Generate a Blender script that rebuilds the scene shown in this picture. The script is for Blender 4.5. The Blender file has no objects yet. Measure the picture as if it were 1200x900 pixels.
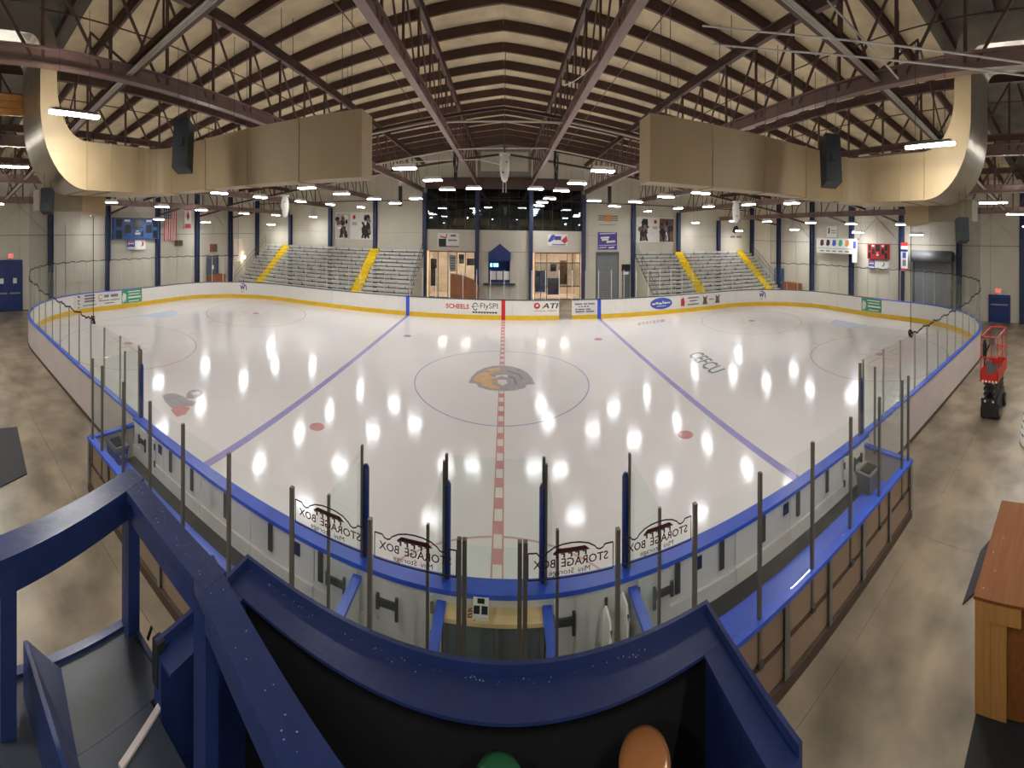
import bpy, bmesh, math, random
from mathutils import Matrix, Vector
random.seed(7)
S = bpy.context.scene
COL = S.collection
PI = math.pi

# ------------------------------------------------------------------ camera
# a swept phone panorama: cylindrical lens, standing above the timekeeper's boxes on the centre line
FX, FY, X0, YH, TA, TB = 427.14, 700.0, 592.3, 271.8, 6.4, -1.37
CAM = Vector((0.15, -19.29, 4.82))
cd = bpy.data.cameras.new('camera'); co = bpy.data.objects.new('camera', cd); COL.objects.link(co)
_up = Vector((-TA / FY, -TB / FY, 1)).normalized()
_f = Vector((0, 1, 0)); _f = (_f - _up * _f.dot(_up)).normalized(); _r = _f.cross(_up)
_M = Matrix((_r, _up, -_f)).transposed().to_4x4(); _M.translation = CAM; co.matrix_world = _M
cd.type = 'PANO'; cd.panorama_type = 'CENTRAL_CYLINDRICAL'; cd.central_cylindrical_radius = 1
cd.central_cylindrical_range_u_min = -X0 / FX; cd.central_cylindrical_range_u_max = (1200 - X0) / FX
cd.central_cylindrical_range_v_min = -(900 - YH) / FY; cd.central_cylindrical_range_v_max = YH / FY
cd.clip_start = 0.02; cd.clip_end = 300
S.camera = co

# ------------------------------------------------------------------ world, exposure
W = bpy.data.worlds.new('world'); S.world = W; W.use_nodes = True
W.node_tree.nodes['Background'].inputs[0].default_value = (0.02, 0.02, 0.022, 1)
W.node_tree.nodes['Background'].inputs[1].default_value = 1.0
LIGHT_STRENGTH = 39.0
STRIP_STRENGTH = 108.0
S.view_settings.view_transform = 'Standard'
S.view_settings.look = 'None'
S.view_settings.gamma = 1
S.view_settings.use_curve_mapping = False
S.view_settings.exposure = 0.68
S.cycles.use_denoising = True
S.cycles.max_bounces = 8
S.cycles.diffuse_bounces = 4
S.cycles.glossy_bounces = 4
S.cycles.transparent_max_bounces = 40
S.cycles.sample_clamp_indirect = 6
S.cycles.use_light_tree = True

# ------------------------------------------------------------------ helpers
def lin(c):
    return tuple(((v / 255) / 12.92 if v / 255 <= .04045 else ((v / 255 + .055) / 1.055) ** 2.4) for v in c)

MATS = {}
def pm(name, rgb, rough=.6, metal=0., var=.12, scale=2.5, bump=0., bscale=30., spec=.5, coat=0., stretch=None, rgb2=None, thresh=None):
    """procedural painted / metal / wood surface: base colour broken by noise in world space"""
    m = bpy.data.materials.new(name); m.use_nodes = True
    nt = m.node_tree; N = nt.nodes; L = nt.links; b = N['Principled BSDF']
    geo = N.new('ShaderNodeNewGeometry'); mp = N.new('ShaderNodeMapping')
    L.new(geo.outputs['Position'], mp.inputs[0])
    if stretch: mp.inputs['Scale'].default_value = stretch
    no = N.new('ShaderNodeTexNoise'); no.inputs['Scale'].default_value = scale; no.inputs['Detail'].default_value = 4
    L.new(mp.outputs[0], no.inputs['Vector'])
    cr = N.new('ShaderNodeValToRGB'); L.new(no.outputs['Fac'], cr.inputs[0])
    c = lin(rgb); c2 = lin(rgb2) if rgb2 else tuple(min(1, v * (1 + var)) for v in c)
    c1 = c if rgb2 else tuple(v * (1 - var) for v in c)
    lo, hi = thresh or (.32, .68)
    cr.color_ramp.elements[0].position = lo; cr.color_ramp.elements[1].position = hi
    cr.color_ramp.elements[0].color = (*c1, 1); cr.color_ramp.elements[1].color = (*c2, 1)
    L.new(cr.outputs[0], b.inputs['Base Color'])
    b.inputs['Roughness'].default_value = rough; b.inputs['Metallic'].default_value = metal
    b.inputs['Specular IOR Level'].default_value = spec; b.inputs['Coat Weight'].default_value = coat
    if bump:
        n2 = N.new('ShaderNodeTexNoise'); n2.inputs['Scale'].default_value = bscale; n2.inputs['Detail'].default_value = 3
        L.new(mp.outputs[0], n2.inputs['Vector'])
        bp = N.new('ShaderNodeBump'); bp.inputs['Strength'].default_value = bump; bp.inputs['Distance'].default_value = .02
        L.new(n2.outputs['Fac'], bp.inputs['Height']); L.new(bp.outputs[0], b.inputs['Normal'])
    MATS[name] = m
    return m

def emis(name, rgb, strength):
    m = bpy.data.materials.new(name); m.use_nodes = True; nt = m.node_tree; nt.nodes.clear()
    e = nt.nodes.new('ShaderNodeEmission'); o = nt.nodes.new('ShaderNodeOutputMaterial')
    no = nt.nodes.new('ShaderNodeTexNoise'); no.inputs['Scale'].default_value = 6
    mx = nt.nodes.new('ShaderNodeMixRGB'); mx.inputs[1].default_value = (*[v * .96 for v in lin(rgb)], 1); mx.inputs[2].default_value = (*lin(rgb), 1)
    nt.links.new(no.outputs['Fac'], mx.inputs[0]); nt.links.new(mx.outputs[0], e.inputs[0])
    e.inputs[1].default_value = strength; nt.links.new(e.outputs[0], o.inputs[0]); MATS[name] = m
    return m

def glassm(name, tint, refl=.06, rough=.02, dirt=0.0):
    m = bpy.data.materials.new(name); m.use_nodes = True; nt = m.node_tree; nt.nodes.clear(); N = nt.nodes; L = nt.links
    o = N.new('ShaderNodeOutputMaterial'); t = N.new('ShaderNodeBsdfTransparent'); t.inputs[0].default_value = (*tint, 1)
    g = N.new('ShaderNodeBsdfGlossy'); g.inputs['Roughness'].default_value = rough; g.inputs[0].default_value = (.9, .97, .94, 1)
    lw = N.new('ShaderNodeLayerWeight'); lw.inputs[0].default_value = .25
    mu = N.new('ShaderNodeMath'); mu.operation = 'MULTIPLY_ADD'; mu.inputs[1].default_value = .13; mu.inputs[2].default_value = refl * .5
    L.new(lw.outputs['Fresnel'], mu.inputs[0])
    mx = N.new('ShaderNodeMixShader'); L.new(mu.outputs[0], mx.inputs[0]); L.new(t.outputs[0], mx.inputs[1]); L.new(g.outputs[0], mx.inputs[2])
    out = mx
    if dirt:
        no = N.new('ShaderNodeTexNoise'); no.inputs['Scale'].default_value = 1.3; ge = N.new('ShaderNodeNewGeometry'); L.new(ge.outputs['Position'], no.inputs['Vector'])
        d = N.new('ShaderNodeBsdfDiffuse'); d.inputs[0].default_value = (.75, .85, .82, 1)
        m3 = N.new('ShaderNodeMath'); m3.operation = 'MULTIPLY'; m3.inputs[1].default_value = dirt; L.new(no.outputs['Fac'], m3.inputs[0])
        mx2 = N.new('ShaderNodeMixShader'); L.new(m3.outputs[0], mx2.inputs[0]); L.new(mx.outputs[0], mx2.inputs[1]); L.new(d.outputs[0], mx2.inputs[2]); out = mx2
    L.new(out.outputs[0], o.inputs[0]); MATS[name] = m
    return m

class MB:
    def __init__(s): s.v = []; s.f = []
    def add(s, vs, fs):
        n = len(s.v); s.v += [tuple(v) for v in vs]; s.f += [tuple(i + n for i in f) for f in fs]; return s
    def hexa(s, p):
        return s.add(p, [(0, 3, 2, 1), (4, 5, 6, 7), (0, 1, 5, 4), (1, 2, 6, 5), (2, 3, 7, 6), (3, 0, 4, 7)])
    def box(s, x0, x1, y0, y1, z0, z1):
        return s.hexa([(x0, y0, z0), (x1, y0, z0), (x1, y1, z0), (x0, y1, z0), (x0, y0, z1), (x1, y0, z1), (x1, y1, z1), (x0, y1, z1)])
    def cbox(s, c, d, rz=0, rx=0):
        M = Matrix.Translation(c) @ Matrix.Rotation(rz, 4, 'Z') @ Matrix.Rotation(rx, 4, 'X')
        a, b, e = d[0] / 2, d[1] / 2, d[2] / 2
        return s.hexa([M @ Vector(q) for q in [(-a, -b, -e), (a, -b, -e), (a, b, -e), (-a, b, -e), (-a, -b, e), (a, -b, e), (a, b, e), (-a, b, e)]])
    def bar(s, p0, p1, w, h, up=(0, 0, 1)):
        p0 = Vector(p0); p1 = Vector(p1); d = (p1 - p0).normalized(); u = Vector(up)
        if abs(d.dot(u)) > .98: u = Vector((0, 1, 0))
        r = d.cross(u).normalized() * (w / 2); u = r.cross(d).normalized() * (h / 2)
        return s.hexa([p0 - r - u, p0 + r - u, p1 + r - u, p1 - r - u, p0 - r + u, p0 + r + u, p1 + r + u, p1 - r + u])
    def ibeam(s, p0, p1, w, h, t=.03, up=(0, 0, 1)):
        p0 = Vector(p0); p1 = Vector(p1); d = (p1 - p0).normalized(); r = d.cross(Vector(up)).normalized(); u = r.cross(d)
        sec = [(-w / 2, -h / 2), (w / 2, -h / 2), (w / 2, -h / 2 + t), (t / 2, -h / 2 + t), (t / 2, h / 2 - t), (w / 2, h / 2 - t), (w / 2, h / 2), (-w / 2, h / 2), (-w / 2, h / 2 - t), (-t / 2, h / 2 - t), (-t / 2, -h / 2 + t), (-w / 2, -h / 2 + t)]
        vs = [p + r * a + u * b for p in (p0, p1) for a, b in sec]; n = 12
        fs = [(i, (i + 1) % n, n + (i + 1) % n, n + i) for i in range(n)] + [tuple(range(n))[::-1], tuple(range(n, 2 * n))]
        return s.add(vs, fs)
    def tube(s, pts, r, n=8, cap=True, rs=None):
        pts = [Vector(p) for p in pts]; rings = []; u = None
        for i, p in enumerate(pts):
            d = (pts[min(i + 1, len(pts) - 1)] - pts[max(i - 1, 0)]).normalized()
            if u is None: u = d.orthogonal().normalized()
            u = (u - d * u.dot(d)).normalized(); v = d.cross(u); rr = rs[i] if rs else r
            rings.append([p + (u * math.cos(2 * PI * k / n) + v * math.sin(2 * PI * k / n)) * rr for k in range(n)])
        vs = [q for R in rings for q in R]
        fs = [(i * n + k, i * n + (k + 1) % n, (i + 1) * n + (k + 1) % n, (i + 1) * n + k) for i in range(len(pts) - 1) for k in range(n)]
        if cap: fs += [tuple(range(n))[::-1], tuple(range((len(pts) - 1) * n, len(pts) * n))]
        return s.add(vs, fs)
    def lathe(s, prof, c=(0, 0, 0), n=20, sx=1, sy=1):
        vs = [(c[0] + r * math.cos(2 * PI * k / n) * sx, c[1] + r * math.sin(2 * PI * k / n) * sy, c[2] + z) for r, z in prof for k in range(n)]
        fs = [(i * n + k, i * n + (k + 1) % n, (i + 1) * n + (k + 1) % n, (i + 1) * n + k) for i in range(len(prof) - 1) for k in range(n)]
        fs += [tuple(range(n))[::-1], tuple(range((len(prof) - 1) * n, len(prof) * n))]
        return s.add(vs, fs)
    def prism(s, pts, fn, t):
        """2-D outline (u,v) mapped by fn(u,v,w) to 3-D with thickness t"""
        n = len(pts); vs = [fn(u, v, w) for w in (0, t) for u, v in pts]
        return s.add(vs, [tuple(range(n))[::-1], tuple(range(n, 2 * n))] + [(i, (i + 1) % n, n + (i + 1) % n, n + i) for i in range(n)])
    def mesh(s, name, mat, smooth=False):
        me = bpy.data.meshes.new(name); me.from_pydata(s.v, [], s.f); me.materials.append(mat if not isinstance(mat, str) else MATS[mat])
        bm = bmesh.new(); bm.from_mesh(me); bmesh.ops.recalc_face_normals(bm, faces=bm.faces); bm.to_mesh(me); bm.free()
        if smooth:
            for p in me.polygons: p.use_smooth = True
        me.update(); return me
    def build(s, name, mat, parent=None, smooth=False):
        return link(s.mesh(name, mat, smooth), name, parent)

def link(me, name, parent=None, loc=None, rz=0, local=False, scale=None):
    o = bpy.data.objects.new(name, me); COL.objects.link(o)
    if parent is not None:
        o.parent = parent
        if not local: o.matrix_parent_inverse = INV[parent.name]
    if loc is not None: o.location = loc
    if rz: o.rotation_euler.z = rz
    if scale: o.scale = scale
    return o
INV = {}
def tag(o, label, cat=None, group=None, kind=None):
    o['label'] = label
    if cat: o['category'] = cat
    if group: o['group'] = group
    if kind: o['kind'] = kind
    INV.setdefault(o.name, Matrix.Identity(4))
    return o
def root(name, loc, label, cat, group=None, kind=None, rz=0):
    o = bpy.data.objects.new(name, None); COL.objects.link(o); o.location = loc; o.rotation_euler.z = rz
    o.empty_display_size = .2
    INV[o.name] = (Matrix.Translation(loc) @ Matrix.Rotation(rz, 4, 'Z')).inverted()
    return tag(o, label, cat, group, kind)
def sub(o):
    """let a part parent sub-parts whose meshes are in world coordinates"""
    p = o.parent; INV[o.name] = Matrix.Identity(4); return o

def ray(px, py):
    th = (px - X0) / FX; yh = YH + TA * math.sin(th) + TB * math.cos(th)
    return th, (yh - py) / FY          # azimuth, tan(elevation)
def at(px, py, z=None, dy=None, x=None, rho=None):
    """point of the hall seen at a measured photo position, on a known plane"""
    th, te = ray(px, py)
    if z is not None: rho = (z - CAM.z) / te
    if dy is not None: rho = dy / math.cos(th)
    if x is not None: rho = (x - CAM.x) / math.sin(th)
    return Vector((CAM.x + rho * math.sin(th), CAM.y + rho * math.cos(th), CAM.z + rho * te))

ORD = ['first', 'second', 'third', 'fourth', 'fifth', 'sixth', 'seventh', 'eighth', 'ninth', 'tenth', 'eleventh', 'twelfth', 'thirteenth', 'fourteenth', 'fifteenth', 'sixteenth', 'seventeenth', 'eighteenth', 'nineteenth', 'twentieth', 'twenty-first', 'twenty-second', 'twenty-third', 'twenty-fourth', 'twenty-fifth', 'twenty-sixth', 'twenty-seventh', 'twenty-eighth', 'twenty-ninth', 'thirtieth', 'thirty-first', 'thirty-second']

def text(name, body, mat, parent, fn, width, height, font_sx=1, bold=0):
    """lettering: text outline scaled to width x height, mapped by fn(u,v,w)"""
    cu = bpy.data.curves.new('t', 'FONT'); cu.body = body; cu.extrude = 0; cu.resolution_u = 2; cu.offset = bold
    ob = bpy.data.objects.new('t', cu); COL.objects.link(ob)
    dg = bpy.context.evaluated_depsgraph_get(); me = bpy.data.meshes.new_from_object(ob.evaluated_get(dg))
    bpy.data.objects.remove(ob); bpy.data.curves.remove(cu)
    xs = [v.co.x for v in me.vertices]; ys = [v.co.y for v in me.vertices]
    x0, x1, y0, y1 = min(xs), max(xs), min(ys), max(ys)
    for v in me.vertices:
        v.co = Vector(fn((v.co.x - x0) / (x1 - x0) * width, (v.co.y - y0) / (y1 - y0) * height, 0))
    me.materials.clear(); me.materials.append(MATS[mat]); me.update(); me.name = name
    return link(me, name, parent)

def ell(cx, cy, rx, ry, n=28, a0=0, a1=2 * PI):
    k = n if a1 - a0 > 6.28 else n + 1
    return [(cx + rx * math.cos(a0 + (a1 - a0) * i / n), cy + ry * math.sin(a0 + (a1 - a0) * i / n)) for i in range(k)]

# ------------------------------------------------------------------ materials
pm('concrete', (112, 101, 86), .36, var=.0, rgb2=(166, 150, 128), scale=.8, bump=.08, bscale=8, thresh=(.34, .66))
pm('joint', (104, 97, 86), .9)
pm('wall_white', (202, 195, 178), .65, var=.04, scale=.7)
pm('wall_seam', (140, 136, 130), .8)
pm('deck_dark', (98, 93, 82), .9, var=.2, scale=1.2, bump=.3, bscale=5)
pm('deck', (216, 198, 162), .9, var=.13, scale=1.0, bump=.3, bscale=5)
pm('steel_brown', (88, 62, 54), .55, var=.12, scale=2)
pm('steel_chord', (132, 106, 97), .5, var=.12, scale=2)
pm('navy_steel', (38, 50, 86), .5, var=.12)
pm('navy_paint', (34, 50, 98), .36, var=.12, scale=7, bump=.15, bscale=14)
pm('navy_chip', (205, 205, 205), .8)
pm('navy_deck', (50, 55, 66), .42, var=.12, scale=5, bump=.1, bscale=12)
pm('black_carpet', (7, 8, 14), .95, var=.2, scale=20)
pm('duct_paint', (190, 168, 130), .5, var=.05, scale=1.5)
pm('duct_dull', (150, 138, 116), .6, .15, var=.08, scale=2)
pm('duct_metal', (190, 182, 165), .3, .75, var=.08, scale=3)
pm('board_white', (240, 236, 228), .32, var=.02)
pm('board_back', (222, 219, 212), .45, var=.04)
pm('board_skin', (196, 184, 180), .5, var=.04, scale=1)
pm('kick_yellow', (236, 192, 40), .4, var=.05)
pm('cap_blue', (62, 98, 214), .35, var=.08)
pm('cap_slate', (74, 82, 98), .4, var=.08)
pm('line_blue', (60, 92, 205), .4, var=.05)
pm('line_red', (206, 40, 44), .4, var=.05)
pm('aluminium', (176, 172, 164), .35, .8, var=.06)
pm('post_light', (206, 203, 196), .45, .0, var=.04)
pm('post_bronze', (126, 120, 110), .4, .6, var=.08)
pm('galv', (140, 138, 132), .45, .5, var=.12)
pm('iron', (88, 88, 86), .5, .3, var=.12)
pm('plywood', (160, 136, 114), .6, var=.06, scale=1.2, stretch=(1, 1, .2))
pm('ply_dark', (84, 68, 56), .7)
pm('rubber', (52, 52, 54), .8, var=.15, scale=9)
pm('rubber_black', (24, 25, 28), .75, var=.2, scale=9)
pm('black', (18, 20, 22), .5, var=.2)
pm('speaker_black', (26, 34, 36), .6, var=.15)
pm('wood_top', (126, 76, 36), .62, var=.14, scale=2.2, stretch=(.4, 6, 6), spec=.2)
pm('wood_pale', (178, 128, 68), .5, var=.12, scale=2.5, stretch=(6, 6, .5))
pm('wood_counter', (236, 204, 150), .4, var=.07, scale=2, stretch=(.5, 5, 5))
pm('wood_seat', (168, 110, 64), .3, var=.08, scale=3, coat=.4)
pm('green_seat', (48, 108, 72), .5, var=.1)
pm('alu_seat', (214, 211, 202), .5, .0, var=.10, scale=1.4)
pm('alu_dark', (118, 116, 110), .6, .0, var=.10)
pm('alu_riser', (168, 166, 160), .5, .0, var=.10)
pm('aisle_yellow', (232, 200, 30), .55, var=.08)
pm('score_blue', (52, 88, 142), .5, var=.05)
pm('score_red', (176, 34, 38), .5, var=.05)
pm('screen_dark', (34, 36, 38), .35, var=.15)
pm('white_paint', (238, 236, 230), .5, var=.02)
pm('paper', (228, 225, 218), .7, var=.04)
pm('print_black', (42, 38, 38), .6, var=.15)
pm('print_maroon', (66, 22, 26), .5, var=.1)
pm('print_grey', (120, 118, 120), .6, var=.15)
pm('print_red', (200, 44, 46), .55, var=.08)
pm('print_blue', (62, 86, 176), .5, var=.12)
pm('print_purple', (84, 66, 150), .55, var=.12)
pm('print_green', (66, 160, 112), .55, var=.08)
pm('print_orange', (206, 132, 62), .55, var=.1)
pm('print_brown', (112, 82, 68), .6, var=.25, scale=5)
pm('net_rope', (22, 22, 22), .8)
pm('lift_red', (204, 46, 36), .4, var=.06)
pm('lift_dark', (48, 50, 50), .45, .2, var=.12)
pm('lift_grey', (96, 100, 102), .5, var=.1)
pm('steel_door', (122, 124, 126), .45, var=.04, scale=1)
pm('door_navy', (34, 54, 112), .4, var=.08)
pm('lobby_wall', (232, 216, 198), .7, var=.12, scale=1.2)
pm('lobby_brown', (150, 92, 56), .55, var=.15)
pm('lobby_dark', (70, 56, 48), .6, var=.2)
pm('lounge_dark', (34, 36, 42), .7, var=.3, scale=1.2)
pm('plastic_white', (232, 230, 222), .45, var=.03)
pm('plastic_grey', (108, 112, 112), .5, var=.08)
pm('plastic_blue', (38, 78, 170), .45, var=.08)
pm('cable_white', (222, 220, 212), .5, var=.03)
pm('flag_blue', (40, 52, 110), .7, var=.1)
pm('pipe_light', (196, 188, 176), .45, var=.05)
pm('timber', (190, 134, 70), .6, var=.12, scale=2, stretch=(4, .4, 4))
pm('glass_edge', (90, 120, 108), .3, var=.1)
# paint under the ice: paler, takes the gloss of the sheet
ICEKW = dict(rough=.1, spec=.2, bump=.02, bscale=4)
pm('ice_blue', (168, 163, 214), var=.05, **ICEKW)
pm('ice_blue_thin', (172, 170, 206), var=.05, **ICEKW)
pm('ice_red', (214, 158, 158), var=.08, **ICEKW)
pm('ice_red_thin', (210, 176, 172), var=.06, **ICEKW)
pm('ice_lightblue', (192, 206, 230), var=.04, **ICEKW)
pm('ice_white', (232, 226, 218), var=.02, **ICEKW)
pm('ice_orange', (226, 190, 146), var=.08, **ICEKW)
pm('ice_grey', (182, 177, 178), var=.08, **ICEKW)
pm('ice_slate', (140, 152, 158), var=.06, **ICEKW)
pm('ice_brown', (196, 178, 172), var=.06, **ICEKW)
glassm('glass', (.99, .997, .994), .01, .02, 0)
glassm('glass_green', (.962, .99, .978), .01, .02, 0)
glassm('window_glass', (.75, .78, .8), .12, .02)
glassm('window_dark', (.42, .45, .5), .22, .02)
emis('lamp', (250, 251, 255), LIGHT_STRENGTH)
emis('lamp_strip', (255, 252, 246), STRIP_STRENGTH)
emis('lamp_warm', (255, 236, 212), 15.0)
emis('exit_red', (255, 60, 50), 1.6)
emis('screen_glow', (120, 190, 255), 3.0)

# ice sheet: dull white with a soft mirror gloss and faint skate scratches
def make_ice():
    m = bpy.data.materials.new('ice'); m.use_nodes = True; nt = m.node_tree; N = nt.nodes; L = nt.links; b = N['Principled BSDF']
    g = N.new('ShaderNodeNewGeometry'); n1 = N.new('ShaderNodeTexNoise'); n1.inputs['Scale'].default_value = .25; n1.inputs['Detail'].default_value = 5
    L.new(g.outputs['Position'], n1.inputs['Vector'])
    cr = N.new('ShaderNodeValToRGB'); L.new(n1.outputs['Fac'], cr.inputs[0])
    cr.color_ramp.elements[0].position = .3; cr.color_ramp.elements[1].position = .7
    cr.color_ramp.elements[0].color = (*lin((229, 225, 221)), 1); cr.color_ramp.elements[1].color = (*lin((235, 231, 228)), 1)
    L.new(cr.outputs[0], b.inputs['Base Color'])
    n2 = N.new('ShaderNodeTexNoise'); n2.inputs['Scale'].default_value = 1.4; L.new(g.outputs['Position'], n2.inputs['Vector'])
    mr = N.new('ShaderNodeMapRange'); mr.inputs[3].default_value = .08; mr.inputs[4].default_value = .13; L.new(n2.outputs['Fac'], mr.inputs[0]); L.new(mr.outputs[0], b.inputs['Roughness'])
    n3 = N.new('ShaderNodeTexNoise'); n3.inputs['Scale'].default_value = 4; n3.inputs['Detail'].default_value = 3; L.new(g.outputs['Position'], n3.inputs['Vector'])
    bp = N.new('ShaderNodeBump'); bp.inputs['Strength'].default_value = .02; bp.inputs['Distance'].default_value = .02; L.new(n3.outputs['Fac'], bp.inputs['Height']); L.new(bp.outputs[0], b.inputs['Normal'])
    b.inputs['IOR'].default_value = 1.31; b.inputs['Specular IOR Level'].default_value = .22
    MATS['ice'] = m
make_ice()
def make_net():
    m = bpy.data.materials.new('net'); m.use_nodes = True; nt = m.node_tree; nt.nodes.clear(); N = nt.nodes; L = nt.links
    o = N.new('ShaderNodeOutputMaterial'); t = N.new('ShaderNodeBsdfTransparent'); d = N.new('ShaderNodeBsdfDiffuse'); d.inputs[0].default_value = (.02, .02, .02, 1)
    g = N.new('ShaderNodeNewGeometry'); w = N.new('ShaderNodeTexNoise'); w.inputs['Scale'].default_value = 2; L.new(g.outputs['Position'], w.inputs['Vector'])
    mr = N.new('ShaderNodeMapRange'); mr.inputs[3].default_value = .09; mr.inputs[4].default_value = .15; L.new(w.outputs['Fac'], mr.inputs[0])
    mx = N.new('ShaderNodeMixShader'); L.new(mr.outputs[0], mx.inputs[0]); L.new(t.outputs[0], mx.inputs[1]); L.new(d.outputs[0], mx.inputs[2]); L.new(mx.outputs[0], o.inputs[0]); MATS['net'] = m
make_net()

# ------------------------------------------------------------------ dimensions (metres; origin = centre spot on the ice)
HL, HW, RC = 30.48, 12.95, 8.53            # rink half length, half width, corner radius
BX, BYF, BYN = 33.5, 22.2, -23.0           # hall: end walls, far wall, near wall
def roof(x): return 10.85 - .082 * abs(x)   # underside of the deck
XT = [-27.45, -21.35, -15.25, -9.15, -3.05, 3.05, 9.15, 15.25, 21.35, 27.45]

SX, SY = HL - RC, HW - RC; ARC = RC * PI / 2; PER = 4 * SX + 4 * SY + 4 * ARC
def path(s, off=0.0):
    """rink outline, clockwise from the middle of the far side; off > 0 is outwards"""
    s %= PER
    segs = [(SX, 'l', (0, HW), (1, 0)), (ARC, 'a', (SX, SY), PI / 2), (2 * SY, 'l', (HL, SY), (0, -1)), (ARC, 'a', (SX, -SY), 0),
            (2 * SX, 'l', (SX, -HW), (-1, 0)), (ARC, 'a', (-SX, -SY), -PI / 2), (2 * SY, 'l', (-HL, -SY), (0, 1)), (ARC, 'a', (-SX, SY), PI), (SX, 'l', (-SX, HW), (1, 0))]
    for ln, k, p, d in segs:
        if s <= ln + 1e-9:
            if k == 'l':
                n = (-d[1], d[0])            # left of travel = outwards (clockwise)
                return p[0] + d[0] * s + n[0] * off, p[1] + d[1] * s + n[1] * off
            a = d - s / RC; r = RC + off
            return p[0] + r * math.cos(a), p[1] + r * math.sin(a)
        s -= ln
S_NEAR0 = SX + ARC + 2 * SY + ARC            # s where the near straight starts (x = +SX)
def s_near(x): return S_NEAR0 + (SX - x)
def s_px(px):
    """far crossing of a photo azimuth with the rink outline"""
    th, _ = ray(px, 0); best = None
    for i in range(3200):
        s = PER * i / 3200; x, y = path(s); t = math.atan2(x - CAM.x, y - CAM.y); r = math.hypot(x - CAM.x, y - CAM.y)
        if abs(t - th) < .004 and (best is None or r > best[0] + 1): best = (r, s)
    return best[1]
def cuts(s0, s1):
    """break points so that strips follow arcs"""
    n = max(1, int(round((s1 - s0) / .6))); return [s0 + (s1 - s0) * i / n for i in range(n + 1)]
def strip(mb, s0, s1, o0, o1, z0, z1):
    c = cuts(s0, s1); vs = []
    for s in c:
        a = path(s, o0); b = path(s, o1); vs += [(*a, z0), (*b, z0), (*b, z1), (*a, z1)]
    fs = []
    for i in range(len(c) - 1):
        for k in range(4): fs.append((i * 4 + k, i * 4 + (k + 1) % 4, i * 4 + 4 + (k + 1) % 4, i * 4 + 4 + k))
    fs += [(0, 1, 2, 3), tuple(len(vs) - 4 + k for k in (3, 2, 1, 0))]
    return mb.add(vs, fs)

# ------------------------------------------------------------------ floor
FZ = -.03
fl = tag(MB().box(-BX - .3, BX + .3, BYN - .3, BYF + .3, FZ - .3, FZ - .012).build('floor', 'joint'), 'grey concrete floor around the rink', 'floor', kind='structure')
_sl = MB().box(0, 5.992, 0, 4.992, -.2, 0).mesh('floor_slab', 'concrete')
for i in range(12):
    for j in range(10):
        x = -36 + 6 * i + 3; y = BYN - 2.2 + 5 * j
        if abs(x + 3) < HL - 7 and abs(y + 2.5) < HW - 6: continue
        link(_sl, 'floor_slab', fl, (x - .0, y, FZ))
# ------------------------------------------------------------------ ice and its markings
ib = MB(); pts = [path(PER * i / 240, -.0) for i in range(240)]
ib.prism(pts, lambda u, v, w: (u, v, -.06 + w), .06)
ice = tag(ib.build('ice_sheet', 'ice'), 'glossy white ice sheet with painted hockey lines', 'ice', kind='structure')
def flat(z): return lambda u, v, w: (u, v, z + w)
def ring(mb, cx, cy, r, w, z, n=96, a0=0, a1=2 * PI):
    for i in range(n):
        a, b = a0 + (a1 - a0) * i / n, a0 + (a1 - a0) * (i + 1) / n
        p = [(cx + q * math.cos(t), cy + q * math.sin(t)) for q, t in ((r - w / 2, a), (r + w / 2, a), (r + w / 2, b), (r - w / 2, b))]
        mb.add([(*q, z) for q in p], [(0, 1, 2, 3)])
    return mb
def rect(x0, x1, y0, y1, z): return MB().add([(x0, y0, z), (x1, y0, z), (x1, y1, z), (x0, y1, z)], [(0, 1, 2, 3)])
FT = .3048
for s in (-1, 1):
    rect(s * 8.67 - .15, s * 8.67 + .15, -HW + .02, HW - .02, .003).build('blue_line', 'ice_blue', ice)
rect(-.15, .15, -HW + .02, HW - .02, .003).build('center_line', 'ice_red', ice)
n = 30; st = 2 * HW / n
for i in range(n):
    rect(-.11, .11, -HW + st * (i + .12), -HW + st * (i + .62), .0045).build('line_dash', 'ice_white', ice)
ring(MB(), 0, 0, 15 * FT, .06, .0034).build('center_circle', 'ice_blue_thin', ice)
ring(MB(), 0, -HW, 3.05, .06, .0034, 48, .02, PI - .02).build('referee_crease', 'ice_red_thin', ice)
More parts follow.
